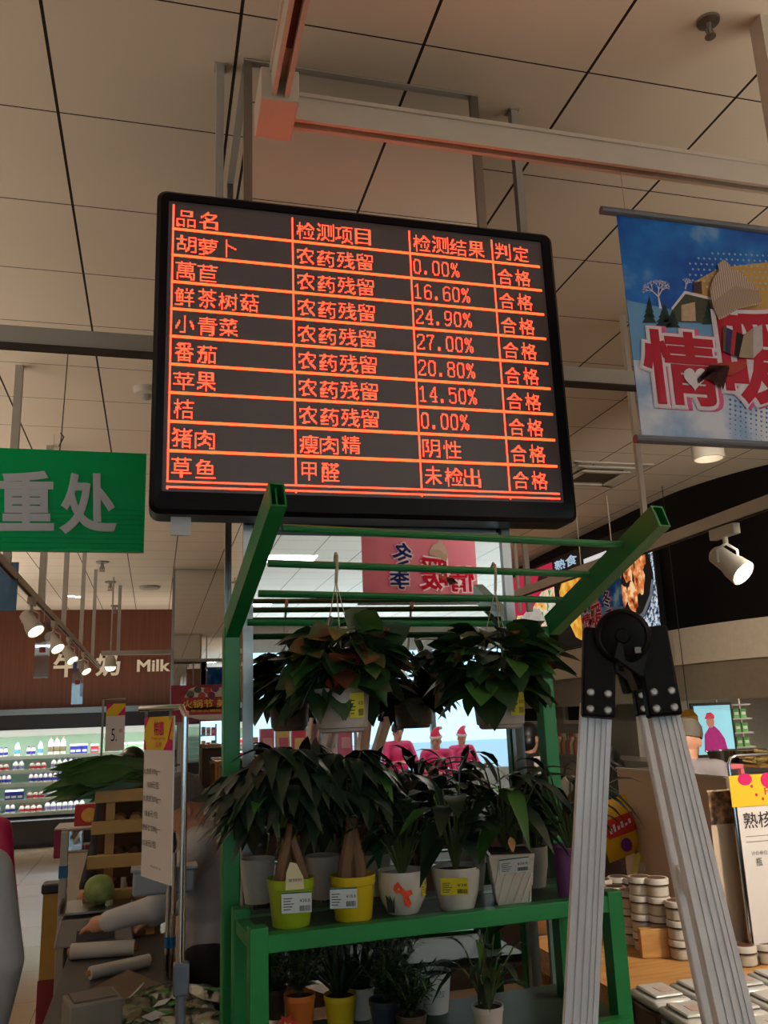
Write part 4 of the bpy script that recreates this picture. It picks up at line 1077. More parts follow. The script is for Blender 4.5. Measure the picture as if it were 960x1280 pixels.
# lime green pot, money tree
t, p, r, h = pot_at(364, 1156, POTS, 60, 56, 'money tree with broad palmate leaves in a lime green pot on the shelf', 'potted_money_tree')
M().lathe([(r*.76, 0), (r*.78, .004), (r*.95, h*.78), (r*.985, h*.80), (r, h*.99), (r*.97, h), (r*.93, h*.98), (r*.92, h*.9)], p, 32).build('pot', mat('lime_pot', (150, 172, 30), .35, var=.05), t)
M().lathe([(r*.92, h*.88), (.001, h*.9)], p, 24, cap=False).build('soil', SOIL, t)
fp, ux = face(p+V((0, 0, h*.34)), r*.93); sticker(t, fp-ux*(r*.38)+V((0, 0, 0)), ux, (V((0, 0, 1))+(fp-p-V((0, 0, h*.34)))*.8), r*1.22, h*.43, LABW, '¥38.8', band=GB)
def trunks(t, p, h, hh, offs, rr=.011):
    for k, (dx, dy) in enumerate(offs):
        q = p+V((dx, dy, h*.85)); M().tube([q, q+V((-dx*.2, 0, hh*.3)), q+V((-dx*.8, .004*(-1)**k, hh*.7)), q+V((-dx*1.1, 0, hh))], [rr*1.25, rr*1.05, rr*.9, rr*.8], 10).build('trunk', BARK, t)
trunks(t, p, h, .13, ((-.028, 0), (.03, .01), (0, .03)))
palmate(t, p+V((-.025, -.01, h+.165)), .125, .14, 34, .115, .038, p.z+h+.11)
g = M(); q = p+V((0, -.055, h*.82)); k = mpp(p)
M().prism([q+V((-11*k, 0, 0)), q+V((12*k, 0, 0)), q+V((11*k, 0, 14*k)), q+V((3*k, 0, 30*k)), q+V((-5*k, 0, 32*k)), q+V((-10*k, 0, 20*k))], (0, .0012, 0)).build('care_card', mat('cream_card', (214, 204, 166), .7, var=.03), t, smooth=0)
M().text('发财树', q+V((-8*k, -.001, 9*k)), q+V((9*k, -.001, 9*k)), q+V((-8*k, -.001, 13*k)), (0, -.0006, 0)).build('card_writing', mat('faint_ink', (110, 96, 96), .7, var=0), t, smooth=0)
# yellow pot
t, p, r, h = pot_at(442, 1148, POTS, 58, 52, 'young money tree with two thick trunks in a yellow pot', 'potted_money_tree')
M().lathe([(r*.78, 0), (r*.80, .004), (r*.95, h*.78), (r*.985, h*.80), (r, h*.99), (r*.97, h), (r*.93, h*.98), (r*.92, h*.9)], p, 32).build('pot', mat('yellow_pot', (206, 178, 26), .35, var=.05), t)
M().lathe([(r*.92, h*.88), (.001, h*.9)], p, 24, cap=False).build('soil', SOIL, t)
fp, ux = face(p+V((0, 0, h*.34)), r*.93); sticker(t, fp-ux*(r*.98)+V((0, 0, 0)), ux, V((0, 0, 1)), r*1.15, h*.45, LABW, '¥18.8', band=GB)
trunks(t, p, h, .14, ((-.022, -.01), (.018, 0)), .015)
palmate(t, p+V((.0, .02, h+.185)), .10, .11, 24, .105, .034, p.z+h+.13)
# goldfish pot
t, p, r, h = pot_at(504, 1140, POTS, 62, 50, 'dark leafy plant in a round white pot painted with an orange goldfish')
M().lathe([(r*.62, 0), (r*.66, .004), (r*.92, h*.35), (r, h*.6), (r*.99, h*.85), (r*.96, h), (r*.92, h*.99), (r*.92, h*.9)], p, 32).build('pot', mat('glazed_white', (206, 200, 190), .2, var=.03), t)
M().lathe([(r*.93, h*.88), (.001, h*.9)], p, 24, cap=False).build('soil', SOIL, t)
fp, ux = face(p, r); nn = ux.cross(V((0, 0, 1)))
def wrap(a, b):           # (-1..1, 0..1) on the pot's round side
    an = a*1.2; c0 = (EYE-p); c0.z = 0; c0.normalize(); rr = r*(1.012 if .35 < b < .9 else .97)
    d = c0*math.cos(an)+ux*math.sin(an); return p+d*rr+V((0, 0, h*b))
M().poly([wrap(a, b) for a, b in ((-.28, .72), (-.14, .82), (.02, .66), (.12, .60), (.30, .62), (.34, .52), (.2, .46), (.30, .30), (.2, .2), (.05, .30), (.02, .48), (-.10, .56), (-.2, .54), (-.3, .62))]).build('painted_goldfish', mat('orange_glaze', (226, 74, 36), .3, var=.1), t, smooth=0)
for a in (-.5, -.42, -.34): M().poly([wrap(a-.05, .1), wrap(a+.05, .1), wrap(a+.06-(a+.42)*.8, .35), wrap(a-.02+(a+.42)*1.2, .5)]).build('painted_weed', mat('dark_glaze', (48, 52, 50), .3), t, smooth=0)
sticker(t, wrap(.74, .42), ux*.45-nn*.9*-1*-1, V((0, 0, 1)), r*.32, h*.48, YELLOWTAG, '9')
arching(t, p+V((0, 0, h*.9)), 46, .10, .042, .75, h0=.9)
# spiral white pot
t, p, r, h = pot_at(572, 1135, POTS, 62, 50, 'broad leaved plant in a white pot with slanting ribs and yellow label')
g = M(); n = 48; pr = [(.66, 0), (.70, .06), (.86, .4), (.96, .75), (1, .94), (.985, 1.0), (.93, .985), (.92, .88)]
for j, (a, z) in enumerate(pr):
    for i in range(n):
        tt = 2*math.pi*i/n; rib = 1+.022*math.cos(12*(tt+z*1.0)) if .05 < z < .93 and j < 5 else 1
        g.v.append(p+V((r*a*rib*math.cos(tt), r*a*rib*math.sin(tt), h*z)))
for j in range(len(pr)-1):
    for i in range(n): g.f.append((j*n+i, j*n+(i+1) % n, (j+1)*n+(i+1) % n, (j+1)*n+i)); g.m.append(0)
g.build('pot', mat('glazed_white', (206, 200, 190), .2, var=.03), t, smooth=60)
M().lathe([(r*.92, h*.88), (.001, h*.9)], p, 24, cap=False).build('soil', SOIL, t)
fp, ux = face(p+V((0, 0, h*.42)), r*.94); sticker(t, fp-ux*(r*.62), ux, V((0, 0, 1))+(fp-p-V((0, 0, h*.42)))*3, r*1.08, h*.40, YELLOWTAG, '¥38')
arching(t, p+V((0, 0, h*.9)), 40, .11, .05, .6, h0=.9)
# square twisted pot
t, p, r, h = pot_at(640, 1127, POTS, 58, 58, 'tall arching green plant in a square white fluted pot with white label')
g = M(); ang0 = math.atan2((EYE-p).y, (EYE-p).x)+math.pi/4+.12
def sq(z, s): return [p+V((s*math.cos(ang0+k*math.pi/2), s*math.sin(ang0+k*math.pi/2), z)) for k in range(4)]
lo, hi = sq(0, r*.95), sq(h, r*1.36)
g.hexa(lo+hi)
for k in range(4):
    a, b, c, d = lo[k], lo[(k+1) % 4], hi[(k+1) % 4], hi[k]
    nn = (b-a).cross(d-a).normalized()
    for i in range(7):
        u0 = -.5+i*.24
        pts = []
        for v_ in (0.06, .94):
            uu = u0+.55*v_
            pts.append((uu, v_))
        (ua, va), (ub, vb) = pts
        if ua < 0: va += (0-ua)/.62*.9 if ub > 0 else 0; ua = max(ua, 0.02)
        if ub > 1: vb -= (ub-1)/.62*.9; ub = .98
        if ub > ua and vb > va:
            f2 = lambda u_, w_: (a*(1-u_)+b*u_)*(1-w_)+(d*(1-u_)+c*u_)*w_
            g.tube([f2(ua, va), f2((ua+ub)/2, (va+vb)/2), f2(ub, vb)], .0026, 6)
g.hexa(sq(h, r*1.36)+sq(h+.003, r*1.40))
g.build('pot', mat('glazed_white', (206, 200, 190), .2, var=.03), t)
M().hexa(sq(h+.0031, r*1.2)+sq(h+.006, r*1.2)).build('soil', SOIL, t)
fp, ux = face(p+V((0, 0, h*.55)), r*.92); sticker(t, fp-ux*(r*.42)+V((0, 0, h*.08)), ux+V((0, 0, .1)), V((0, 0, 1))+(fp-p-V((0, 0, h*.55)))*6, r*1.25, h*.32, LABW, '¥38.8', band=GB)
arching(t, p+V((0, 0, h)), 44, .135, .05, .7, h0=.75)
M().leaf(p+V((-.005, -.03, h+.04)), (0, -.3, -1), (0, -1, 0), .035, .02, .1, .1).build('yellow_leaf', mat('yellowing_leaf', (190, 130, 40), .5), t)
# purple pot
t, p, r, h = pot_at(718, 1120, POTS, 50, 60, 'arching green plant in a tall purple pot beside the ladder')
M().lathe([(r*.78, 0), (r*.96, h*.93), (r*1.06, h*.94), (r*1.06, h), (r*.97, h), (r*.95, h*.9)], p, 32).build('pot', mat('purple_pot', (122, 66, 122), .4, var=.06), t)
M().lathe([(r*.95, h*.88), (.001, h*.9)], p, 24, cap=False).build('soil', SOIL, t)
arching(t, p+V((0, 0, h*.9)), 36, .13, .034, .7, h0=.8)
# pots in the row behind
for (x, y, wd, hh, lab, kind) in ((322, 1128, 44, 52, 'white pot with leafy plant behind the lime green pot at the left end', 0), (404, 1122, 44, 50, 'grey white pot with leafy plant behind, between lime and yellow pots', 0), (470, 1118, 40, 48, 'plant behind the yellow and goldfish pots in the rear row', 1), (590, 1112, 40, 48, 'rear row plant between the ribbed and square white pots', 1), (668, 1108, 40, 48, 'rear row plant behind the square white pot near the purple pot', 1)):
    t, p, r, h = pot_at(x, y, POTS, wd, hh, lab)
    M().lathe([(r*.7, 0), (r*.92, h*.5), (r, h), (r*.94, h), (r*.92, h*.9)], p, 24).build('pot', mat('matt_white_pot', (198, 190, 178), .4, var=.05), t)
    M().lathe([(r*.93, h*.88), (.001, h*.9)], p, 20, cap=False).build('soil', SOIL, t)
    if kind: arching(t, p+V((0, -.02, h*.9)), 40, .09, .045, .5, h0=.9)
    else: bushy(t, p+V((0, 0, h+.14)), .10, .07, .13, 70, .085, .038, (LEAF2, LEAFY, LEAF), (.8, .05, .15))
# lower shelf
lowp = [(375, 1290, 40, 44, (196, 104, 40), 'feathery plant in an orange pot on the lower shelf', 'f'), (426, 1288, 42, 42, (196, 168, 30), 'dark grassy plant in a mustard yellow pot on the lower shelf', 's'),
        (452, 1272, 34, 36, (210, 206, 200), 'dark plant in a small white pot behind the mustard pot', 's'), (545, 1264, 42, 46, (216, 218, 216), 'bare soil in a tall pale pot on the lower shelf', 'n'),
        (484, 1292, 44, 40, (44, 52, 70), 'fern in a dark blue pot on the lower shelf', 'f'), (515, 1304, 40, 34, (70, 60, 52), 'low fine fern in a brown pot at the lower shelf front', 'f'),
        (612, 1300, 40, 40, (200, 196, 190), 'small palm like plant in a white pot at the lower right', 'p'), (345, 1272, 30, 34, (60, 48, 44), 'dark dry plant at the left end of the lower shelf', 's')]
for x, y, wd, hh, colr, lab, kd in lowp:
    t, p, r, h = pot_at(x, y, LOW, wd, hh, lab)
    M().lathe([(r*.74, 0), (r*.96, h*.85), (r, h*.86), (r, h), (r*.93, h), (r*.92, h*.9)], p, 24).build('pot', mat('pot_%d_%d' % colr[:2], colr, .35, var=.06), t)
    M().lathe([(r*.93, h*.9), (.001, h*.92)], p, 20, cap=False).build('soil', SOIL, t)
    c = p+V((0, 0, h*.9))
    if kd == 'f': feathery(t, c, .10, .17 if y < 1300 else .11, 26)
    if kd == 's': spiky(t, c, 46, .15, .012)
    if kd == 'p': arching(t, c, 30, .085, .018, .8, h0=.9)
    if kd == 'n': M().text('吉', *[p+q for q in (V((-.012, -r*.98, h*.45)), V((.012, -r*.98, h*.45)), V((-.012, -r*.98, h*.62)))]).build('painted_mark', mat('pale_ink', (140, 150, 160), .5, var=0), t, smooth=0)
pb_ = PZ(358, 1284, LOW+.03)
g = M(); g.poly([pb_+V((.028*(1 if k % 2 else .6)*math.cos(math.pi*k/8), -.0, .028*(1 if k % 2 else .6)*math.sin(math.pi*k/8))) for k in range(16)])
o = g.build('star_burst_tag', mat('red_card', (206, 40, 40), .6, var=0), smooth=0)
tag(o, 'red star shaped price tag standing at the lower shelf edge', 'tag')
M().poly([pb_+V((.014*(1 if k % 2 else .5)*math.cos(math.pi*k/5), -.001, .014*(1 if k % 2 else .5)*math.sin(math.pi*k/5))) for k in range(10)]).build('yellow_star', mat('yellow_card', (226, 196, 40), .6, var=0), o, smooth=0)

# hanging pots on the canopy bars
def hanging(x, ytop, ybot, hook_x, bary, Y, wpx, label, ex, ez, n, tagdx):
    b = P(x, ybot, Y); k = mpp(b); r = wpx*k/2; h = (ybot-ytop)*k
    t = thing('hanging_plant', label, 'hanging plant', tuple(b))
    M().lathe([(r*.72, 0), (r*.80, .004), (r*.82, h*.10), (r*.9, h*.12), (r, h*.9), (r*1.05, h*.91), (r*1.05, h), (r*.97, h), (r*.95, h*.86)], b, 32).build('pot', mat('hanging_pot', (176, 166, 160), .45, var=.04), t)
    M().lathe([(r*.95, h*.84), (.001, h*.86)], b, 20, cap=False).build('soil', SOIL, t)
    fp, ux = face(b+V((0, 0, h*.32)), r*.94)
    sticker(t, fp+ux*(r*tagdx), ux+V((0, 0, .05)), V((0, 0, 1)), r*.5, h*.55, YELLOWTAG, '¥28')
    hk = P(hook_x, bary, Y)
    M().tube([hk+V((0, .012, -.006)), hk+V((0, .012, .008)), hk+V((0, 0, .0165)), hk+V((0, -.013, .008)), hk+V((-.001, -.013, -.02)), hk+V((-.004, -.012, -.06))], .004, 8).build('hook', mat('beige_plastic', (196, 178, 158), .5), t)
    g = M(); kk = hk+V((-.004, -.012, -.055))
    for a in (.4, 2.5, 4.6): g.tube([kk, b+V((r*math.cos(a), r*math.sin(a), h))], .0013, 4)
    g.build('hanger_wire', mat('beige_plastic', (196, 178, 158), .5), t)
    bushy(t, b+V((0, 0, h+ez*.66)), ex*1.08, ex*.62, ez*1.05, n, .095, .074)
    return t
hanging(428, 862, 916, 420, 700, 2.06, 70, 'hanging leafy plant in a white pot, left of two on the canopy bars', .125, .095, 150, .28)
hanging(626, 862, 911, 617, 712, 2.10, 66, 'hanging leafy plant in a white pot, right of two on the canopy bars', .135, .10, 160, .42)
for x, y in ((276, 1000),): pass

# ------------------------------------------------------------------ people
def fuse(g, name, mats, parent, voxel=.011, it=2, smooth=80):
    """melts overlapping volumes into one continuous skin"""
    me = bpy.data.meshes.new('t'); me.from_pydata([tuple(v) for v in g.v], [], g.f)
    o = bpy.data.objects.new('t', me); COL.objects.link(o)
    r = o.modifiers.new('r', 'REMESH'); r.mode = 'VOXEL'; r.voxel_size = voxel
    s = o.modifiers.new('s', 'SMOOTH'); s.iterations = it; s.factor = .5
    bpy.context.view_layer.update()
    m2 = bpy.data.meshes.new_from_object(o.evaluated_get(bpy.context.evaluated_depsgraph_get()))
    bpy.data.objects.remove(o); bpy.data.meshes.remove(me)
    m2.name = name; m2.materials.clear(); m2.materials.append(mats)
    m2.polygons.foreach_set('use_smooth', [True]*len(m2.polygons))
    ob = bpy.data.objects.new(name, m2); COL.objects.link(ob); ob.parent = parent
    return ob
def person(label, loc, rz, top, trousers, hair='short', hat=None, height=1.68, J=None, trim=None, hands=True, hood=None, voxel=.011):
    t = thing('person', label, 'person', (0, 0, 0))
    j = dict(head=(0, .03, 1.565), neck=(0, 0, 1.43), chest=(0, -.005, 1.25), waist=(0, 0, 1.07), pel=(0, 0, .94),
             shL=(-.18, 0, 1.385), shR=(.18, 0, 1.385), elL=(-.24, -.02, 1.11), elR=(.24, -.02, 1.11), wrL=(-.24, .10, .89), wrR=(.24, .10, .89),
             hiL=(-.09, 0, .90), hiR=(.09, 0, .90), knL=(-.10, .02, .49), knR=(.10, .02, .49), anL=(-.10, -.01, .085), anR=(.10, -.01, .085))
    if J: j.update(J)
    j = {k: V(v) for k, v in j.items()}
    hd = j['head']; up = (hd-j['neck']).normalized(); fw = V((0, 1, 0)); fw = (fw-up*fw.dot(up)).normalized()
    if J and 'look' in J: fw = V(J['look']); fw = (fw-up*fw.dot(up)).normalized()
    rt = fw.cross(up); H = Matrix((rt, fw, up)).transposed()
    def hp(x, y, z): return hd + H @ V((x, y, z))
    b = M()
    # head with brow, nose, lips, chin and ears
    b.ell(hp(0, 0, .02), (.072, .092, .098), 16, H); b.ell(hp(0, .022, -.045), (.056, .066, .075), 14, H)
    b.tube([hp(0, .078, .02), hp(0, .103, -.022), hp(0, .088, -.034)], [.009, .014, .012], 8)
    b.ell(hp(0, .078, -.058), (.024, .012, .009), 10, H); b.ell(hp(0, .070, -.098), (.022, .018, .016), 10, H)
    for s in (-1, 1):
        b.ell(hp(s*.074, -.008, -.01), (.012, .02, .032), 10, H); b.ell(hp(s*.03, .07, .03), (.026, .014, .01), 10, H)
    b.tube([j['neck']-up*.05, j['neck']+up*.03, hp(0, -.01, -.06)], [.06, .052, .055], 12)
    for n, r in (('chest', (.155, .105, .17)), ('waist', (.13, .095, .14)), ('pel', (.155, .11, .12))): b.ell(j[n], r, 16)
    b.tube([j['shL'], j['neck']-V((0, 0, .04)), j['shR']], [.055, .07, .055], 10)
    def limb(g, pts, rs): g.tube([j[p] if isinstance(p, str) else p for p in pts], rs, 12); [g.ell(j[p] if isinstance(p, str) else p, (r,)*3, 10) for p, r in zip(pts, rs)]
    for s in 'LR':
        limb(b, ['sh'+s, 'el'+s, 'wr'+s], [.048, .039, .026]); limb(b, ['hi'+s, 'kn'+s, 'an'+s], [.085, .055, .036])
        a = j['an'+s]; b.tube([a+V((0, -.04, -.045)), a+V((0, .08, -.05)), a+V((0, .15, -.058))], [.035, .038, .026], 10)
        # hand: palm, four fingers, thumb
        w_ = j['wr'+s]; d = (w_-j['el'+s]).normalized(); k = -1 if s == 'L' else 1
        sd = d.cross(V((0, 0, 1)));  sd = sd.normalized() if sd.length > .1 else V((1, 0, 0)); pn = sd.cross(d)
        b.tube([w_, w_+d*.05, w_+d*.085], [.026, .034, .032], 10)
        for q, ln in ((-.028, .058), (-.009, .070), (.010, .066), (.028, .050)):
            f0 = w_+d*.082+sd*q; b.tube([f0, f0+d*ln*.5-pn*.006, f0+d*ln*.9-pn*.022], [.0105, .0098, .0085], 8)
        f0 = w_+d*.03-sd*.028*k; b.tube([f0, f0-sd*.026*k+d*.03, f0-sd*.030*k+d*.058-pn*.012], [.014, .0115, .009], 8)
    fuse(b, 'body', SKIN, t, voxel)
    e = M(); e2 = M()
    for s in (-1, 1):
        e.ell(hp(s*.030, .0785, .012), (.0135, .008, .007), 10, H); e2.tube([hp(s*.046, .083, .034), hp(s*.03, .090, .039), hp(s*.014, .089, .035)], .0035, 6)
    e.build('eyes', mat('dark_eyes', (40, 30, 28), .2), t); e2.build('eyebrows', HAIR, t)
    M().tube([hp(-.022, .084, -.058), hp(0, .0915, -.057), hp(.022, .084, -.058)], [.003, .006, .003], 6).build('lips', mat('lips', (170, 92, 86), .5), t)
    hm = M()
    if hat is None or hair in ('long', 'bob'):
        hm.ell(hp(0, -.018, .038), (.082, .096, .094), 16, H); hm.ell(hp(0, -.035, -.02), (.083, .075, .09), 14, H)
        hm.tube([hp(-.062, .05, .075), hp(0, .072, .085), hp(.062, .05, .075)], .026, 8)
        if hair in ('long', 'bob'):
            e_ = -.33 if hair == 'long' else -.12
            for x in (-.055, 0, .055): hm.tube([hp(x, -.05, 0), hp(x*1.1, -.075, -.12), hp(x*1.2, -.09 if hair == 'long' else -.07, e_)], [.05, .048, .024], 10)
            for s in (-1, 1): hm.tube([hp(s*.07, .02, .04), hp(s*.082, .005, -.06), hp(s*.085, .0, -.13 if hair == 'bob' else -.27)], [.026, .027, .016], 8)
        fuse(hm, 'hair', HAIR, t, .010)
    if hat == 'santa':
        M().lathe([(.086, .035), (.096, .045), (.098, .065), (.09, .08)], hp(0, -.012, 0), 20, R=H).build('hat_brim', mat('white_fluff', (232, 228, 232), .9), t)
        g = M(); g.tube([hp(0, -.012, .06), hp(0, -.018, .115), hp(.02, -.03, .165), hp(.06, -.05, .19)], [.088, .07, .04, .02], 16); g.build('hat', mat('santa_red', (200, 30, 62), .8), t)
        M().ell(hp(.075, -.055, .18), (.028,)*3).build('bobble', mat('white_fluff', (232, 228, 232), .9), t)
    elif hat:
        g = M(); g.lathe([(.089, .02), (.094, .05), (.09, .095), (.066, .135), (.03, .152), (.001, .155)], hp(0, -.012, 0), 20, R=H); g.build('hat', hat, t)
    c = M()
    for n, r in (('chest', (.178, .13, .19)), ('waist', (.16, .122, .18)), ('pel', (.178, .135, .15))): c.ell(j[n], r, 16)
    c.tube([j['shL'], j['neck']-V((0, 0, .05)), j['shR']], [.072, .085, .072], 12)
    for s in 'LR': limb(c, ['sh'+s, 'el'+s, 'wr'+s], [.068, .056, .043])
    if hood: c.tube([j['neck']-V((0, .03, .03)), j['neck']+V((0, -.05, .03))], [.09, .08], 14)
    fuse(c, 'jacket', top, t, .013)
    g = M(); nk = j['neck']
    g.lathe([(.066, -.04), (.07, .0), (.064, .02), (.056, .015)], nk, 16, R=H, cap=False); g.build('collar', trim or top, t)
    l = M(); l.ell(j['pel']-V((0, 0, .02)), (.165, .12, .12), 14)
    for s in 'LR': limb(l, ['hi'+s, 'kn'+s, 'an'+s], [.098, .072, .055])
    fuse(l, 'trousers', trousers, t, .014)
    for s in 'LR':
        a = j['an'+s]; M().tube([a+V((0, -.055, -.035)), a+V((0, .06, -.042)), a+V((0, .165, -.054))], [.046, .046, .032], 12).build('shoe', BLACKP, t)
    t.scale = (height/1.68,)*3; t.rotation_euler = (0, 0, rz); t.location = loc
    return t
COATW = mat('white_coat', (188, 186, 190), .8, var=.05); COATG = mat('grey_padded_coat', (196, 194, 194), .7, var=.08)
PINKJ = mat('pink_down_jacket', (196, 36, 96), .5, var=.2, scale=14); DARKJ = mat('dark_jacket', (44, 38, 42), .8, var=.15); DARKT = mat('dark_trousers', (36, 34, 40), .8)
BROWNJ = mat('brown_jacket', (66, 38, 34), .8, var=.2); GREYSH = mat('grey_shirt', (140, 132, 136), .8)
KNIT = mat('grey_knit', (112, 108, 106), .9, var=.2, scale=60)
def at(x, Y): p = P(x, 1000, Y); return (p.x, p.y, 0)
def toward(x, Y, tx, tY):       # angle that turns a figure standing at x, Y to face tx, tY
    a, b = P(x, 1000, Y), P(tx, 1000, tY); return math.atan2(b.y-a.y, b.x-a.x)-math.pi/2
# worker in a white coat reaching over the scale
pw = person('person in a white coat and grey knit cap bending over the scale', at(262, 3.92), math.radians(84), COATW, DARKT, 'short', KNIT, 1.62,
       J=dict(head=(0, .10, 1.46), neck=(0, .04, 1.36), chest=(0, 0, 1.20), shL=(-.18, .03, 1.32), shR=(.18, .03, 1.32), elL=(-.22, .2, 1.10), wrL=(-.10, .40, 1.04), elR=(.24, .06, 1.06), wrR=(.2, .26, .98), look=(0, 1, -.6)), voxel=.009)
# customers at the left edge
person('person in a grey padded coat with long black hair, cut off at the left edge', at(-82, 3.0), math.radians(20), COATG, DARKT, 'long', None, 1.62, trim=HAIR)
person('person in a pink jacket with black hair behind the grey coat at the left edge', at(-36, 5.2), math.radians(-15), PINKJ, DARKT, 'bob', None, 1.52)
person('black haired person whose face shows behind the leafy greens and price sign', at(166, 5.6), math.radians(150), DARKJ, DARKT, 'bob', None, 1.62)
# right hand side
person('person in a dark jacket with short black hair standing behind the hanging plant pot', at(664, 6.4), math.radians(-60), DARKJ, DARKT, 'short', None, 1.66, J=dict(elR=(.25, .08, 1.12), wrR=(.2, .32, 1.1), elL=(-.24, .08, 1.1), wrL=(-.12, .30, 1.08)))
pb2 = person('person in a brown jacket with long dark hair between the ladder legs holding bags', at(762, 4.3), math.radians(-40), BROWNJ, DARKT, 'long', None, 1.55, J=dict(elR=(.25, .06, 1.1), wrR=(.14, .28, 1.0), elL=(-.25, .06, 1.1), wrL=(-.1, .3, 1.0)))
person('person in a grey shirt and hair net behind the white board by the ladder', at(868, 5.0), math.radians(-50), GREYSH, DARKT, 'short', mat('hair_net', (96, 88, 78), .7, var=.3, scale=80), 1.64)
# staff behind the viewer, seen in the mirror
for x, Yv, h, hat, lab in ((497, 12.2, 1.64, mat('black_cap', (30, 30, 40), .7), 'person in a pink jacket and black cap behind the viewer, seen in the mirror'),
                           (546, 11.4, 1.52, 'santa', 'person in a pink jacket and red festive hat seen mirrored, left of two'),
                           (577, 12.9, 1.50, 'santa', 'person in a pink jacket and red festive hat seen mirrored, right of two')):
    a = P(x, 940, Yv); yr = 2*2.486-Yv
    person(lab, (a.x, yr, 0), math.radians(random.choice((-10, 25, 40))), PINKJ, DARKT, 'short', hat, h, J=dict(elL=(-.25, .1, 1.12), wrL=(-.12, .28, 1.15), elR=(.25, .1, 1.12), wrR=(.1, .3, 1.12)), voxel=.014, trim=mat('white_fluff', (232, 228, 232), .9))
# product shelf behind the viewer
a = P(372, 930, 8.6); yr = 2*2.486-8.6
t = thing('display_shelf', 'steel display shelf of pink and yellow packs behind the viewer, seen mirrored', 'shelf', (a.x, yr, 0))
for z in (.5, .95, 1.4): M().span((a.x-.55, yr-.2, z-.02), (a.x+.55, yr+.2, z)).build('shelf_board', GREYP, t, smooth=0)
for s in (-.54, .54):
    for q in (-.19, .19): M().span((a.x+s-.015, yr+q-.015, 0), (a.x+s+.015, yr+q+.015, 1.75)).build('post', GREYP, t, smooth=0)
PK = [mat('pack_%d' % i, c, .5, var=.1) for i, c in enumerate(((206, 110, 140), (222, 206, 130), (206, 70, 96), (110, 170, 160), (230, 180, 190)))]
for zi, z in enumerate((.5, .95, 1.4)):
    for i in range(7):
        k = thing('product_box', 'coloured product box on the mirrored display shelf', 'box', (a.x-.46+i*.153, yr+.05, z), 'boxes on the display shelf behind the viewer')
        hh = random.uniform(.2, .32)
        M().box((a.x-.46+i*.153, yr+.05, z+hh/2+.0005), (.13, .14, hh)).build('carton', PK[(i+zi*2) % 5], k, smooth=0)
        M().box((a.x-.46+i*.153, yr+.121, z+hh*.5), (.09, .002, hh*.4)).build('front_panel', PK[(i+zi+1) % 5], k, smooth=0)

# ------------------------------------------------------------------ left: weighing counter
CT = .88
ctr_ = thing('weighing_counter', 'dark grey weighing counter in the lower left corner', 'counter', (-.09, 3.2, 0))
M().span((-.31, 2.2, CT-.04), (-.01, 2.66, CT)).span((-.31, 2.66, CT-.04), (.10, 4.15, CT)).build('worktop', mat('dark_worktop', (70, 64, 62), .5), ctr_, bevel=.005)
M().span((-.285, 2.25, .0), (-.02, 2.68, CT-.041)).span((-.285, 2.68, .0), (.08, 4.1, CT-.041)).build('cabinet', mat('black_cabinet', (26, 22, 22), .6), ctr_, smooth=0)
# digital scale
s0 = PZ(118, 1178, CT); sx, sy = s0.x, s0.y
t = thing('weighing_scale', 'grey digital scale under the cabbage on the counter', 'scale', (sx, sy, CT))
M().hexa([(sx-.16, sy-.05, CT), (sx+.16, sy-.05, CT), (sx+.16, sy+.30, CT), (sx-.16, sy+.30, CT), (sx-.14, sy+.0, CT+.095), (sx+.14, sy+.0, CT+.095), (sx+.14, sy+.28, CT+.10), (sx-.14, sy+.28, CT+.10)]).build('body', mat('scale_grey', (138, 132, 128), .5), t, bevel=.006)
M().span((sx-.15, sy+.01, CT+.112), (sx+.15, sy+.30, CT+.120)).span((sx-.15, sy+.01, CT+.12), (sx-.142, sy+.30, CT+.15)).span((sx+.142, sy+.01, CT+.12), (sx+.15, sy+.30, CT+.15)).span((sx-.05, sy+.1, CT+.1), (sx+.05, sy+.2, CT+.112)).build('platter', STEEL, t)
M().hexa([(sx-.07, sy-.0485, CT+.02), (sx+.08, sy-.0485, CT+.02), (sx+.08, sy-.03, CT+.055), (sx-.07, sy-.03, CT+.055)] + [(sx-.07, sy-.04, CT+.018), (sx+.08, sy-.04, CT+.018), (sx+.08, sy-.02, CT+.053), (sx-.07, sy-.02, CT+.053)]).build('keypad', mat('keypad', (54, 54, 58), .4), t, smooth=0)
M().tube([(sx+.1, sy+.29, CT+.08), (sx+.1, sy+.31, CT+.2)], .012, 8).build('display_post', GREYP, t)
# cabbage
t = thing('cabbage', 'pale green cabbage lying on the scale', 'cabbage', (sx+.005, sy+.14, CT+.121))
g = M()
for k in range(9):
    R = Matrix.Rotation(k*1.7, 3, 'Z') @ Matrix.Rotation(.5+.12*k, 3, 'Y')
    g.ell((sx+.005, sy+.14, CT+.121+.062), (.066-.0012*k, .064-.001*k, .060+.0006*k), 14, R)
g.build('leaves', ramp_mat('cabbage_leaf', [(0.35, (132, 156, 84)), (0.65, (178, 194, 126))], 12, .5), t)
M().lathe([(.018, 0), (.016, .02)], (sx+.05, sy+.10, CT+.122), 10).build('stalk', mat('pale_stalk', (196, 200, 160), .6), t)
# rolls of film
def roll(a, b, r, label):
    a, b = V(a), V(b); t = thing('film_roll', label, 'roll', tuple((a+b)/2)); d = (b-a).normalized()
    M().tube([a, b], r, 20).build('film', WHITEP, t); M().tube([a-d*.012, b+d*.012], r*.45, 12).build('core', CARD, t)
q = PZ(90, 1200, CT); roll(q+V((-.005, 0, .03)), PZ(168, 1197, CT)+V((0, .03, .03)), .029, 'white roll of cling film lying in front of the scale')
q = PZ(112, 1226, CT); roll(q+V((0, 0, .025)), PZ(186, 1213, CT)+V((0, .04, .025)), .022, 'thinner white film roll between the front roll and the metal tray')
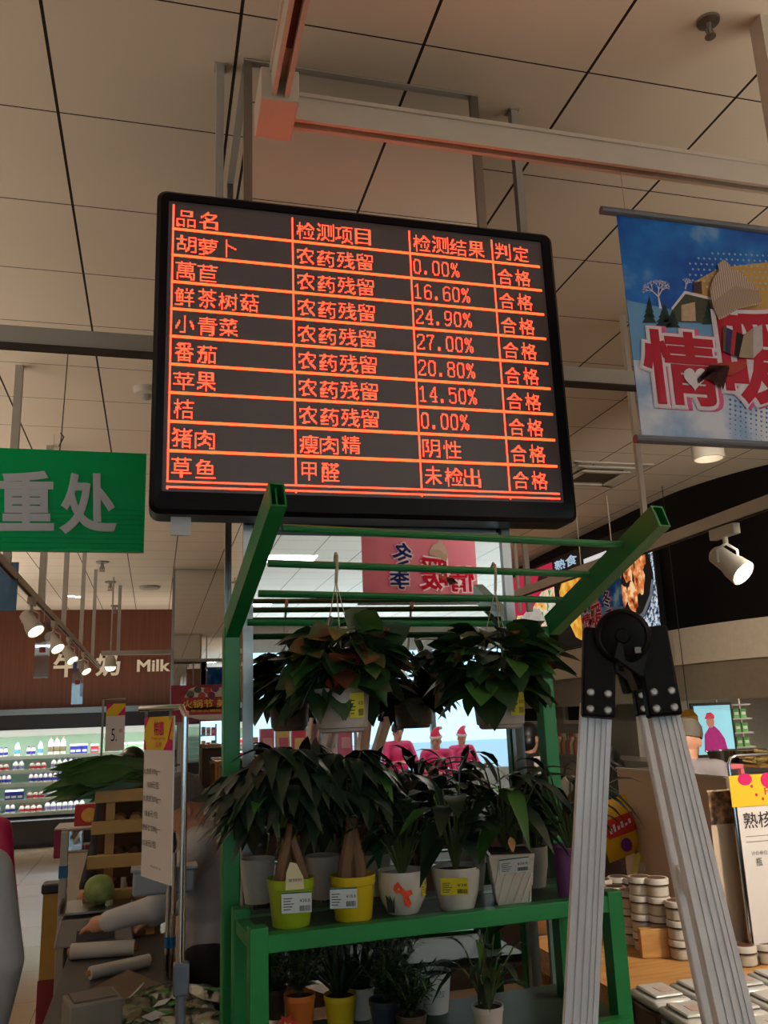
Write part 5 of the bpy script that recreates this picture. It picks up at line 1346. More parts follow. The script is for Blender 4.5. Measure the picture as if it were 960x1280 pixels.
# film dispenser
t = thing('film_dispenser', 'metal topped film wrapping tray beside the grey box', 'dispenser', tuple(PZ(150, 1262, CT)))
a, b, c, d = PZ(104, 1262, CT), PZ(150, 1275, CT), PZ(206, 1248, CT), PZ(160, 1236, CT)
g = M(); up = V((0, 0, 1)); g.hexa([a+up*.001, b+up*.001, c+up*.001, d+up*.001, a+up*.05, b+up*.03, c+up*.04, d+up*.06]); g.build('tray', mat('tray_tan', (120, 100, 84), .35, .4), t)
M().beam(b+up*.02, c+up*.025, .03, .03).build('cutter_bar', BLACKP, t)
M().tube([b+up*.035, (b+c)/2+up*.075+V((0, 0, .0)), (b+c)/2+up*.03], .003, 6).build('wire_guide', STEEL, t)
# grey box
q = PZ(122, 1300, CT)
t = thing('label_printer', 'pale grey box shaped printer on the counter at the lower left', 'printer', (q.x, q.y, CT))
M().box(q+V((-.02, .03, .055)), (.15, .13, .108), Matrix.Rotation(.25, 3, 'Z')).build('case', mat('printer_grey', (150, 140, 130), .5), t, bevel=.006)
M().box(q+V((-.02, .03, .112)), (.12, .10, .004), Matrix.Rotation(.25, 3, 'Z')).build('lid', mat('printer_lid', (126, 116, 108), .5), t)
M().box(q+V((-.072, -.037, .06)), (.012, .012, .03), Matrix.Rotation(.25, 3, 'Z')).build('label_slot', mat('dark_slot', (34, 28, 26), .6), t)
# salad bags heap
BAGC = clear_mat('clear_bag', (.86, .9, .86, 1), .22, .15)
SAL = [ramp_mat('salad_%d' % i, [(0.3, c1), (0.5, c2), (0.7, c3)], 9, .45, detail=5) for i, (c1, c2, c3) in enumerate((((40, 110, 52), (200, 196, 160), (226, 216, 190)), ((196, 186, 150), (120, 150, 80), (214, 206, 180)), ((60, 120, 60), (190, 180, 150), (150, 70, 56))))]
def pillow(g, c, w_, h_, d_, R, n=7, mi=0, crimp=.0):
    vs = []; fs = []
    for s in (1, -1):
        for i in range(n+1):
            for k in range(n+1):
                u, v_ = i/n*2-1, k/n*2-1
                z = s*d_/2*((1-u**4)*(1-v_**4))**.6*(1+random.uniform(-.12, .12))
                vs.append(V(c)+R @ V((u*w_/2, v_*h_/2, z)))
    m1 = (n+1)**2
    for i in range(n):
        for k in range(n):
            a = i*(n+1)+k; fs.append((a, a+n+1, a+n+2, a+1)); fs.append((m1+a, m1+a+1, m1+a+n+2, m1+a+n+1))
    return g.add(vs, fs, mi)
hz = thing('produce_bin', 'low black bin holding bags of salad leaves beside the green rack', 'bin', (.07, 2.3, 0))
M().span((-.005, 2.03, .70), (.155, 2.62, .83)).build('tub', BLACKP, hz, bevel=.006)
M().span((.005, 2.04, 0), (.145, 2.6, .699)).build('stand', mat('black_cabinet', (26, 22, 22), .6), hz, smooth=0)
k = 0
for x, y in ((172, 1262), (205, 1268), (240, 1266), (160, 1278), (190, 1285), (222, 1282), (252, 1280), (258, 1246), (228, 1244), (198, 1246)):
    c = PZ(x, y, .90 if y < 1265 else .885)
    lab = 'clear bag of cut salad leaves heaped beside the left leg of the green rack'
    t = thing('salad_bag', lab, 'bag', (c.x, c.y, c.z-.03), 'salad bags in the bin')
    R = Matrix.Rotation(random.uniform(0, 3), 3, 'Z') @ Matrix.Rotation(random.uniform(-.5, .5), 3, 'X')
    pillow(M(), c, .13, .10, .05, R).build('salad', SAL[k % 3], t)
    g = M()
    for q in range(6): g.leaf(c+R @ V((random.uniform(-.05, .05), random.uniform(-.04, .04), .024)), rdir(-.2, .3), (0, 0, 1), .05, .03, .1, .1)
    g.build('leaves', [LEAFY, mat('bright_salad', (60, 140, 64), .4)][k % 2], t)
    pillow(M(), c, .14, .11, .062, R).build('film', BAGC, t)
    if k in (1, 4): M().box(c+R @ V((0, 0, .034)), (.06, .04, .001), R).build('price_label', LABW, t)
    k += 1
# ------------------------------------------------------------------ price sign on a chrome stand
q0 = P(226, 1240, 1.96); zt = P(234, 884, 1.96).z
t = thing('sign_stand', 'chrome tube stand with top bar holding the tall white price sign', 'sign stand', (q0.x, q0.y, 0))
hx = P(176, 883, 2.2)
M().tube([(q0.x, q0.y, .95), (q0.x, q0.y, zt-.02), V((q0.x, q0.y, zt))+(hx-V((q0.x, q0.y, zt))).normalized()*.02, (hx.x, hx.y, zt+.004)], .007, 12).build('tube', CHROME, t)
M().tube([(q0.x, q0.y, 0), (q0.x, q0.y, 1.26)], .0105, 12).lathe([(.06, 0), (.06, .012), (.02, .02)], (q0.x, q0.y, 0), 24).build('lower_pole', mat('blue_grey_pole', (96, 104, 116), .4, .4), t)
M().box((q0.x, q0.y, 1.25), (.032, .032, .06)).build('clamp', mat('blue_grey_pole', (96, 104, 116), .4, .4), t, bevel=.004)
M().tube([P(183, 886, 2.18), P(183, 898, 2.18)], .004, 6).tube([P(213, 884, 2.03), P(213, 900, 2.03)], .004, 6).build('hanging_clip', clear_mat('clear_sleeve', (.8, .82, .84, 1), .15), t)
sl, sr = P(176, 1098, 2.18), P(213, 1104, 2.02); zt2 = P(176, 897, 2.18).z
sl.z = sr.z = (sl.z+sr.z)/2; ux = (sr-sl); W_ = ux.length; ux.normalize(); nn = ux.cross(V((0, 0, 1)));
if nn.y > 0: nn = -nn
H_ = zt2-sl.z; uz = V((0, 0, 1))
t = thing('price_sign', 'tall white handwritten price sign with yellow header hanging on the chrome stand', 'sign', tuple((sl+sr)/2))
def sp(a, b, l=0.0): return sl+ux*(W_*a)+uz*(H_*b)+nn*l
M().prism([sp(0, 0), sp(1, 0), sp(1, 1), sp(0, 1)], nn*-.004).build('board', PAPER, t, smooth=0)
M().poly([sp(0, .79, .001), sp(1, .79, .001), sp(1, 1, .001), sp(0, 1, .001)]).build('yellow_header', mat('yellow_header', (232, 190, 30), .6, var=.03), t, smooth=0)
MAG = mat('magenta_print', (206, 44, 104), .6, var=0)
for nm, pts in (('header_ribbon', ((.82, .84), (.9, .92), (1, 1), (.97, .93), (.88, .85))), ('header_swirl', ((0, .92), (.1, .96), (.2, 1), (0, 1))), ('header_corner', ((.7, .79), (1, .79), (1, .85), (.88, .86), (.78, .83))), ('header_corner', ((0, .79), (.1, .79), (.06, .84), (0, .86)))):
    M().poly([sp(a, b, .0015) for a, b in pts]).build(nm, MAG, t, smooth=0)
M().text('特惠', sp(.36, .88, .002), sp(.70, .88, .002), sp(.36, .97, .002), off=.03).build('header_title', MAG, t, smooth=0)
M().text('Fresh price', sp(.28, .85, .002), sp(.76, .85, .002), sp(.28, .873, .002)).build('header_words', mat('red_ink', (190, 50, 60), .6, var=0), t, smooth=0)
M().text('品质', sp(.42, .808, .002), sp(.64, .808, .002), sp(.42, .838, .002)).build('header_words', MAG, t, smooth=0)
INK = mat('felt_pen', (54, 44, 46), .6, var=0)
for s, x0, x1, y in (('大虎虾100g一', .02, .62, .63), ('10.8元/包', .17, .58, .55), ('大虎虾200g一', .02, .66, .46), ('18.8元/包', .10, .56, .37), ('虎虾仁200g一', .02, .66, .28), ('10.8元/包', .04, .52, .19)):
    M().text(s, sp(x0, y, .002), sp(x1, y, .002), sp(x0, y+.045, .002)).build('handwriting', INK, t, smooth=0)
M().text('监督电话', sp(.35, .075, .002), sp(.7, .07, .002), sp(.35, .088, .002)).build('small_print', mat('faint_ink', (110, 96, 96), .7, var=0), t, smooth=0)
# pale tray behind the sign, chrome posts with tape
a = P(205, 1100, PZ(212, 1225, CT).y+.065)
t = thing('plastic_tray', 'pale blue grey plastic tray hung behind the foot of the price sign', 'tray', tuple(a))
M().box(a, (.22, .10, .085)).build('tray_body', mat('pale_tray', (168, 172, 182), .4), t, bevel=.01); M().box(a+V((0, 0, .045)), (.235, .112, .008)).build('rim', mat('pale_tray', (168, 172, 182), .4), t)
for x in (208, 215):
    a = PZ(x, 1225, CT)
    t = thing('chrome_post', 'thin chrome post on the counter behind the price stand, %s of two' % ('left' if x < 210 else 'right'), 'post', tuple(a))
    M().tube([a, (a.x, a.y, 1.30)], .009, 10).build('tube', CHROME, t)
    M().tube([(a.x, a.y, .985), (a.x, a.y, 1.02)], .0105, 10).build('blue_tape', mat('blue_tape', (34, 100, 160), .5), t)
# wooden produce shelf with roots and greens
a = PZ(130, 1145, .93); wx, wy = a.x, 4.45
ws = thing('wooden_shelf', 'small yellow wooden tiered shelf of vegetables behind the scale', 'shelf', (wx+.13, wy, 0))
PINE = mat('yellow_pine', (188, 152, 90), .5, var=.08)
zt = [P(130, y, wy).z for y in (1000, 1038, 1079, 1120)]
xl, xr = P(119, 1000, wy).x, P(205, 1000, wy).x
for i, z in enumerate(zt):
    M().span((xl-.01*i, wy-.03-.03*i, z-.012), (xr, wy+.0-.03*i, z+.045)).build('lip', PINE, ws, bevel=.005)
    M().span((xl, wy-.0-.03*i, z-.012), (xr, wy+.32, z)).build('tier', PINE, ws, smooth=0)
for x in (xl+.07, xr-.05):
    M().span((x-.02, wy+.0, 0), (x+.02, wy+.03, zt[0])).build('upright', PINE, ws, smooth=0)
M().span((xl, wy+.33, 0), (xr, wy+.345, zt[0]+.03)).build('back_board', mat('dark_back', (74, 52, 34), .7), ws, smooth=0)
ROOT = mat('yam_skin', (176, 142, 96), .8, var=.25, scale=40); ROOTD = mat('taro_skin', (92, 66, 54), .9, var=.3, scale=50)
for ti, mt_, nm in ((1, ROOT, 'pale lotus root'), (2, ROOTD, 'brown taro root'), (3, mat('purple_skin', (90, 34, 54), .6, var=.2), 'purple sweet potato')):
    for k in range(4):
        c = V((xl+.11+k*.075, wy+.09, zt[ti]+.0005)); r_ = .038
        t = thing('root_vegetable', '%s on the %s tier of the yellow wooden shelf' % (nm, ('', 'second', 'third', 'lowest')[ti]), 'vegetable', tuple(c), '%ss on the wooden shelf' % nm)
        c = c+V((0, 0, .032))
        M().tube([c+V((0, -.085, -.004)), c+V((.0, -.06, 0)), c+V((.002, 0, .003)), c+V((0, .06, 0)), c+V((0, .085, -.004))], [.008, .028, .033, .027, .008], 12).build('root', mt_, t)
        M().tube([c+V((0, -.088, -.004)), c+V((.003, -.1, -.01))], [.006, .002], 6).build('tip', mt_, t)
t = thing('leafy_greens', 'bunch of long dark green leaves lying on top of the wooden shelf', 'vegetable', (xl+.1, wy+.05, zt[0]+.045))
g = M(); s = M()
for k in range(60):
    b_ = V((xr-.02-random.random()*.2, wy+random.uniform(-.02, .25), zt[0]+.06+random.uniform(0, .09)))
    g.leaf(b_, (-1, random.uniform(-.5, .2), random.uniform(-.1, .25)), (0, -1, random.uniform(-.3, 1)), random.uniform(.24, .38), .085, random.uniform(.05, .25), .12)
    s.tube([b_, b_+V((.1, 0, -.01))], .005, 5)
g.build('leaves', LEAFY, t, smooth=60); s.build('stalks', STEM, t)
# grey tag pole, glass cabinet and packs further back
a = PZ(74, 1200, CT-.1)
t = thing('grey_post', 'grey square post with a magenta flap at the counter corner', 'post', (a.x, a.y, 0))
zz = P(74, 1040, a.y).z
M().span((a.x-.016, a.y-.016, 0), (a.x+.016, a.y+.016, zz)).build('post', GREYP, t, bevel=.002)
M().box((a.x-.03, a.y, zz-.05), (.03, .02, .12)).build('magenta_flap', mat('magenta_flap', (140, 30, 70), .6), t, bevel=.004)
M().box((a.x, a.y-.002, P(72, 1090, a.y).z), (.036, .034, .05)).build('blue_tape', mat('blue_tape', (34, 100, 160), .5), t)
fx0, fx1 = P(82, 1050, 7.2).x, P(140, 1050, 7.2).x
t = thing('chest_freezer', 'open chest freezer with glass front and red packs behind the wooden shelf', 'freezer', ((fx0+fx1)/2, 7.6, 0))
M().span((fx0, 7.2, .0), (fx1, 8.6, .52)).build('base', mat('black_cabinet', (26, 22, 22), .6), t, smooth=0)
M().span((fx0, 7.19, .521), (fx1, 7.23, .86)).span((fx0, 7.23, .521), (fx0+.03, 8.6, .86)).build('side_panel', mat('freezer_white', (206, 200, 190), .4), t, smooth=0)
M().span((fx0, 7.19, .861), (fx1, 7.2, 1.02)).build('glass_front', clear_mat('tinted_glass', (.7, .8, .8, 1), .15), t, smooth=0)
M().tube([(fx0, 7.19, 1.02), (fx1, 7.19, 1.02)], .012, 8).tube([(fx0, 7.19, .86), (fx1, 7.19, .86)], .01, 8).build('handle_bar', STEEL, t)
M().span((fx0+.031, 7.231, .70), (fx1, 8.59, .76)).build('frozen_goods', mat('frost', (190, 196, 196), .5), t, smooth=0)
for k in range(4):
    c = V((fx0+.08+.088*k, 7.4, .761)); tt = thing('frozen_pack', 'red and white frozen food pack inside the chest freezer', 'pack', tuple(c), 'packs in the chest freezer')
    M().box(c+V((0, 0, .06)), (.08, .05, .119)).build('pack', PK[2], tt, bevel=.004); M().box(c+V((0, -.026, .06)), (.06, .002, .05)).build('picture', PK[4], tt, smooth=0)
a = P(112, 1018, 7.6)
t = thing('snack_box', 'red box with yellow picture above the chest freezer', 'box', tuple(a-V((0, 0, .08))))
M().box(a, (.22, .1, .16)).build('box', mat('red_box', (170, 36, 40), .5), t, smooth=0); M().ell(a+V((0, -.05, 0)), (.06, .004, .055), 16).build('picture', mat('yellow_picture', (206, 160, 70), .5, var=.3, scale=30), t)
M().span((a.x-.25, a.y-.1, a.z-.1), (a.x+.9, a.y+.3, a.z-.0805)).span((a.x+.3, a.y+.05, 0), (a.x+.34, a.y+.09, a.z-.1)).build('support_ledge', GREYP, t, smooth=0)
a = PZ(64, 1195, .0); yy = 5.2
b = P(66, 1150, yy)
t = thing('yellow_bollard', 'yellow corner bollard with a red base band beside the aisle', 'bollard', (b.x, yy, 0))
zt3 = P(66, 1115, yy).z
M().span((b.x-.05, yy-.05, .5), (b.x+.05, yy+.05, zt3)).build('yellow_panel', mat('dull_yellow', (172, 136, 62), .6), t, smooth=0)
M().span((b.x-.055, yy-.055, 0), (b.x+.055, yy+.055, .499)).build('red_base', mat('red_base', (120, 28, 34), .6), t, smooth=0)
M().span((b.x-.06, yy-.06, zt3), (b.x+.06, yy+.06, zt3+.05)).build('black_cap', BLACKP, t, bevel=.01)
# price card hung by the cooler
a, b = P(131, 939, 6.5), P(155, 939, 6.5); zt4 = P(131, 880, 6.5).z
t = thing('price_card', 'hanging white price card with yellow header reading 5 in front of the cooler', 'sign', ((a.x+b.x)/2, 6.5, a.z))
M().span((a.x, 6.498, a.z), (b.x, 6.502, zt4)).build('card', PAPER, t, smooth=0)
hgt = zt4-a.z; wd = b.x-a.x
M().span((a.x, 6.496, zt4-hgt*.26), (b.x, 6.4979, zt4)).build('yellow_header', mat('yellow_header', (232, 190, 30), .6, var=.03), t, smooth=0)
M().poly([(a.x, 6.4955, zt4), (a.x, 6.4955, zt4-.05), (a.x+.05, 6.4955, zt4)]).poly([(b.x, 6.4955, zt4-hgt*.25), (b.x, 6.4955, zt4-.02), (b.x-.05, 6.4955, zt4-hgt*.25)]).build('header_print', MAG, t, smooth=0)
M().text('5.', (a.x+wd*.3, 6.4955, a.z+hgt*.2), (a.x+wd*.6, 6.4955, a.z+hgt*.2), (a.x+wd*.3, 6.4955, a.z+hgt*.47)).build('big_digit', BLACK, t, smooth=0)
M().text('80', (a.x+wd*.7, 6.4955, a.z+hgt*.38), (a.x+wd*.88, 6.4955, a.z+hgt*.38), (a.x+wd*.7, 6.4955, a.z+hgt*.46)).build('small_digits', mat('red_ink', (190, 50, 60), .6, var=0), t, smooth=0)
c = P(126, 960, 6.5); M().tube([(c.x, 6.5, 0), (c.x, 6.5, zt4+.03), (b.x, 6.5, zt4+.03)], .008, 8).build('stand_rod', STEEL, t)
# festive board on the far column
a, b = P(213, 903, 12.2), P(300, 903, 12.2); z1_ = P(213, 857, 12.2).z
t = thing('festival_board', 'red festive hot pot board across the far mirrored column', 'sign', ((a.x+b.x)/2, 12.2, a.z))
M().span((a.x, 12.19, a.z), (b.x+.1, 12.22, z1_)).build('board', mat('crimson_board', (140, 24, 44), .5), t, smooth=0)
def fp_(x, y): q = P(x, y, 12.18); return V((q.x, 12.18, q.z))
M().prism([fp_(*q) for q in ((226, 893), (225, 882), (230, 872), (236, 862), (245, 858), (262, 861), (290, 857), (300, 860), (300, 900), (250, 900), (238, 897))], (0, -.02, 0)).build('scalloped_panel', mat('cream_panel', (216, 206, 196), .5, var=.08), t, smooth=0)
for s, q, c in (('火锅节 美食', (228, 875, 296, 886), (226, 190, 40)), ('年末火锅美食汇', (238, 887, 292, 891), (206, 160, 40))):
    A_, B_, C_ = [fp_(*k)+V((0, -.024, 0)) for k in ((q[0], q[3]), (q[2], q[3]), (q[0], q[1]))]; B_.z = A_.z; C_.x = A_.x
    M().poly([A_+V((-.02, .002, -.03)), B_+V((.02, .002, -.03)), V((B_.x+.02, B_.y+.002, C_.z+.03)), C_+V((-.02, .002, .03))]).build('red_band', mat('red_band', (156, 30, 36), .5), t, smooth=0)
    M().text(s, A_, B_, C_, off=.02, res=2).build('lettering', mat('gold_letters', c, .5, var=0), t, smooth=0)
for k, (x, y) in enumerate(((247, 862), (259, 863), (269, 861), (238, 868), (252, 870), (264, 869))):
    M().ell(fp_(x, y)+V((0, -.03, 0)), (.05, .006, .045), 12).build('painted_dish', mat('dish_%d' % (k % 3), ((70, 78, 60), (170, 60, 60), (120, 40, 80))[k % 3], .5, var=.4, scale=30), t)
M().span((a.x+.1, 12.23, 0), (a.x+.16, 12.27, z1_)).span((b.x-.16, 12.23, 0), (b.x-.1, 12.27, z1_)).build('leg', GREYP, t, smooth=0)

# added dark case behind the viewer, darkens the foot of the mirror
t = thing('produce_island', 'dark produce island behind the viewer, seen in the foot of the mirror', 'display case', (1.0, -1.4, 0))
M().span((-.6, -1.9, 0), (3.2, -.9, 1.05)).build('case', mat('dark_brown_case', (44, 30, 28), .5), t, smooth=0)
M().span((-.65, -1.95, 1.051), (3.25, -.85, 1.09)).build('rim', mat('black_cabinet', (26, 22, 22), .6), t, bevel=.006)
for k in range(9):
    c = V((-.4+k*.42, -1.5, 1.0901)); tt = thing('produce_crate', 'crate of produce on the dark island seen in the mirror', 'crate', tuple(c), 'crates on the dark island')
    g = M().span(c+V((-.18, -.25, 0)), c+V((.18, .25, .02)))
    for s in (-1, 1): g.span(c+V((s*.18-.01, -.25, .02)), c+V((s*.18+.01, .25, .09))); g.span(c+V((-.18, s*.25-.01, .02)), c+V((.18, s*.25+.01, .09)))
    g.build('crate_frame', [CARD, PINE][k % 2], tt, smooth=0)
    g = M()
    for q in range(14): g.ell(c+V((random.uniform(-.12, .12), random.uniform(-.18, .18), .06)), (.045,)*3, 8)
    g.build('produce', [mat('orange_fruit', (206, 120, 40), .5), mat('green_fruit', (96, 130, 60), .5), mat('pale_fruit', (206, 186, 130), .5)][k % 3], tt)

# ------------------------------------------------------------------ right: wooden display table with jars
TZ = .88
tx0, tx1, ty0, ty1 = 1.42, 3.4, 2.62, 3.45
tb = thing('display_table', 'pale wooden display table holding jars at the right', 'table', ((tx0+tx1)/2, 3.0, 0))
M().span((tx0, ty0, TZ-.04), (tx1, ty1, TZ)).build('table_top', WOOD, tb, smooth=0)
M().span((tx0, ty0-.02, TZ-.06), (tx1, ty0-.0005, TZ+.035)).build('front_lip', WOOD, tb, smooth=0)
M().span((tx0-.02, ty0-.02, TZ-.06), (tx0-.0005, ty1, TZ+.02)).build('side_lip', WOOD, tb, smooth=0)
M().span((tx0-.05, 2.08, .775), (tx1, ty0-.021, .81)).build('lower_ledge', WOOD, tb, smooth=0)
M().span((tx0-.05, 2.06, .10), (tx1, 2.079, .84)).build('apron', WOOD, tb, smooth=0)
for x in (tx0+.03, tx1-.05):
    for y in (2.12, ty1-.05): M().span((x-.03, y-.03, 0), (x+.03, y+.03, .774 if y < 2.5 else TZ-.041)).build('leg', WOOD, tb, smooth=0)
q = PZ(829, 1199, TZ)
tag(M().box(q+V((0, .03, .049)), (.125, .035, .097), Matrix.Rotation(-.25, 3, 'Z')).build('wooden_block', WOOD, loc=q, bevel=.003), 'upright wooden block in front of the jar stacks', 'block')
JB = mat('jar_body', (176, 160, 140), .25, var=.12, scale=30); JD = mat('jar_dark_ring', (52, 38, 32), .4); JL = mat('jar_lid', (222, 214, 204), .4, var=.03); JT = mat('jar_top_label', (96, 62, 48), .5, var=.2, scale=60); JP = mat('jar_label', (206, 196, 182), .6, var=.15, scale=50)
JR, JH = .043, .064
def make_jar():
    t = thing('food_jar', 'x', 'jar', (0, 0, 0), 'x')
    M().lathe([(JR*.86, 0), (JR*.92, .004), (JR*.92, .040)], n=24).build('body', JB, t)
    M().lathe([(JR*.925, .006), (JR*.925, .034)], n=24, cap=False).build('label', JP, t)
    M().lathe([(JR*.96, .0385), (JR*.96, .044)], n=24).build('dark_ring', JD, t)
    M().lathe([(JR, .0441), (JR, .060), (JR*.96, .0635), (JR*.8, .0635)], n=24).build('lid', JL, t)
    M().lathe([(.001, .0638), (JR*.78, .0638)], n=20, cap=False).build('top_label', JT, t)
    return t
pj = make_jar(); pj.location = (-40, 0, 0)
stacks = [(774, 1174, 3, 'first stack from the green rack'), (792, 1180, 3, 'second stack from the green rack'), (808, 1188, 4, 'tall stack left of the wooden block'), (830, 1191, 4, 'tall stack behind the wooden block'), (853, 1198, 3, 'stack seen between the ladder legs'),
          (778, 1158, 3, 'rear row near the green rack'), (797, 1160, 3, 'rear row behind the tall stacks'), (757, 1162, 3, 'behind the left ladder leg'), (876, 1200, 3, 'behind the right ladder leg'), (932, 1206, 1, 'single jar right of the ladder'), (958, 1203, 1, 'single jar at the right edge'), (945, 1183, 2, 'stack behind the sign pole'), (964, 1186, 2, 'rear stack at the right edge'), (905, 1206, 1, 'single jar by the sign pole')]
for x, y, n, wh in stacks:
    b = PZ(x, y, TZ)
    for k in range(n):
        o = dup(pj, (b.x, b.y, TZ+.0005+k*JH), random.uniform(0, 6), '%sjar with white lid and dark ring, %s' % (('lowest ', 'middle ' if n > 2 else 'top ', 'top ' if n == 3 else 'third ', 'top ')[k] if n > 1 else '', wh), 'jars on the wooden table')
for c in list(pj.children_recursive): bpy.data.objects.remove(c)
bpy.data.objects.remove(pj)
# clear lidded boxes in front
def make_box():
    t = thing('snack_tub', 'x', 'food box', (0, 0, 0), 'x'); w_, d_, h_ = .125, .16, .085
    M().hexa([(-w_*.44, -d_*.44, 0), (w_*.44, -d_*.44, 0), (w_*.44, d_*.44, 0), (-w_*.44, d_*.44, 0), (-w_*.48, -d_*.48, h_), (w_*.48, -d_*.48, h_), (w_*.48, d_*.48, h_), (-w_*.48, d_*.48, h_)]).build('tub', mat('dark_dates', (58, 36, 34), .3, var=.4, scale=50), t, bevel=.012)
    M().span((-w_*.5, -d_*.5, h_+.0005), (w_*.5, d_*.5, h_+.03)).build('lid', mat('frosted_lid', (206, 204, 200), .22, var=.05, coat=.6), t, bevel=.014)
    M().span((-w_*.36, -d_*.36, h_+.0302), (w_*.36, d_*.36, h_+.040)).build('lid_panel', mat('frosted_lid', (206, 204, 200), .22, var=.05, coat=.6), t, bevel=.006)
    M().span((-w_*.1, -d_*.2, h_+.0402), (w_*.22, d_*.1, h_+.0412)).build('lid_label', mat('faded_label', (186, 160, 148), .6, var=.2, scale=60), t, smooth=0)
    M().span((-w_*.15, -d_*.50, .01), (w_*.45, -d_*.485, h_-.01)).build('front_label', mat('red_label', (176, 80, 60), .5, var=.3, scale=40), t, smooth=0)
    return t
pt = make_box(); pt.location = (-40, 0, 0)
zb = .811
bp = []
for r_, y in enumerate((2.17, 2.345, 2.52)):
    for c_ in range(9): bp.append((1.45+c_*.138+.01*r_, y, r_, c_))
rn = ('front', 'middle', 'back'); cn = ('first', 'second', 'third', 'fourth', 'fifth', 'sixth', 'seventh', 'eighth', 'ninth')
for x, y, r_, c_ in bp:
    dup(pt, (x, y, zb), random.uniform(-.06, .06), 'clear lidded food tub, %s in the %s row counting from the green rack' % (cn[c_], rn[r_]), 'lidded food tubs in front of the table')
for c in list(pt.children_recursive): bpy.data.objects.remove(c)
bpy.data.objects.remove(pt)
# blank white board
zb1 = 1.455
a, b = PZ(771, 961, zb1), PZ(907, 973, zb1)
t = thing('white_board', 'blank cream backing board standing behind the jars', 'board', tuple((a+b)/2-V((0, 0, zb1-TZ))))
d = (b-a).normalized(); nn = V((d.y, -d.x, 0))
M().prism([V((a.x, a.y, TZ+.001)), V((b.x, b.y, TZ+.001)), b, a], nn*-.012).build('panel', mat('cream_board', (206, 182, 156), .6, var=.02), t, smooth=0)
M().beam(a+V((0, 0, .004)), b+V((0, 0, .004)), .018, .008).build('top_edge', WHITEP, t, smooth=0)
# sign stand on the right
q = PZ(942, 1205, TZ); zt = P(914, 945, q.y).z
t = thing('chrome_sign_stand', 'chrome rounded stand standing on the table at the right edge', 'sign frame', tuple(q))
M().tube([q, (q.x, q.y, zt-.03), (q.x+.01, q.y, zt-.008), (q.x+.035, q.y, zt), (q.x+.36, q.y, zt), (q.x+.385, q.y, zt-.008), (q.x+.395, q.y, zt-.03), (q.x+.395, q.y, TZ)], .0065, 10).build('frame', CHROME, t)
M().lathe([(.022, 0), (.022, .025), (.01, .03)], q, 16).build('foot', STEEL, t)
sy = q.y-.012
def sg(x, y, l=0): r = P(x, y, sy); return V((r.x, sy-l, r.z))
t = thing('price_sign', 'yellow and white walnut price sign in the chrome frame at the right edge', 'sign', tuple(sg(905, 1130)))
L_, R_ = sg(921, 1008).x, sg(921, 1008).x+.28; top_, bot_ = sg(921, 973).z, sg(921, 1205).z
M().span((L_, sy, bot_), (R_, sy+.004, top_)).build('card', PAPER, t, smooth=0)
hz_ = sg(921, 1009).z
M().span((L_-.02, sy-.0025, hz_), (R_+.02, sy-.0005, top_+.01)).build('yellow_header', mat('yellow_header', (232, 190, 30), .6, var=.03), t, smooth=0)
M().poly(circle((L_+.045, sy-.003, top_-.005), .03, (1, 0, 0), (0, 0, .7), 16)).build('magenta_disc', MAG, t, smooth=0)
M().poly(circle((L_+.14, sy-.003, top_-.012), .03, (1, 0, 0), (0, 0, .9), 16)).build('magenta_disc', MAG, t, smooth=0)
for x, z in ((.07, .03), (.085, .06), (.11, .075)): M().poly(circle((L_+x, sy-.003, top_-z), .006, (1, .0, 0), (0, 0, 1), 8)).build('confetti', mat('red_ink', (190, 50, 60), .6, var=0), t, smooth=0)
M().text('Fresh', (L_+.12, sy-.003, hz_+.035), (L_+.24, sy-.003, hz_+.035), (L_+.12, sy-.003, hz_+.06)).build('header_words', mat('red_ink', (190, 50, 60), .6, var=0), t, smooth=0)
M().text('熟核桃', (L_+.02, sy-.001, hz_-.075), (L_+.20, sy-.001, hz_-.075), (L_+.02, sy-.001, hz_-.02), off=.01).build('product_name', mat('brown_black_ink', (48, 36, 34), .6, var=0), t, smooth=0)
for k, wd in ((.10, .2), (.118, .12)): M().span((L_+.02, sy-.001, hz_-k-.002), (L_+.02+wd, sy-.0002, hz_-k)).build('rule', mat('faint_ink', (110, 96, 96), .7, var=0), t, smooth=0)
M().text('计价单位', (L_+.035, sy-.001, hz_-.165), (L_+.10, sy-.001, hz_-.165), (L_+.035, sy-.001, hz_-.15)).build('small_print', mat('faint_ink', (110, 96, 96), .7, var=0), t, smooth=0)
M().text('瓶', (L_+.05, sy-.001, hz_-.20), (L_+.075, sy-.001, hz_-.20), (L_+.05, sy-.001, hz_-.173)).build('unit', mat('brown_black_ink', (48, 36, 34), .6, var=0), t, smooth=0)
bL, bR = sg(919, 990).x, R_+.1
t = thing('photo_panel', 'cream panel with a brown food photograph behind the walnut price sign', 'board', (bL+.2, q.y+.06, TZ))
px0 = P(885, 1000, q.y+.06).x
M().span((px0, q.y+.06, TZ+.0005), (bR, q.y+.068, P(890, 988, q.y+.06).z)).build('panel', mat('cream_board', (206, 182, 156), .6, var=.02), t, smooth=0)
za, zb_ = P(890, 990, q.y+.06).z, P(890, 1031, q.y+.06).z
M().span((px0, q.y+.057, zb_), (px0+.22, q.y+.0599, za)).build('food_photo', ramp_mat('walnut_photo', [(0.35, (60, 40, 30)), (0.5, (130, 92, 60)), (0.65, (196, 150, 110))], 30, .5), t, smooth=0)
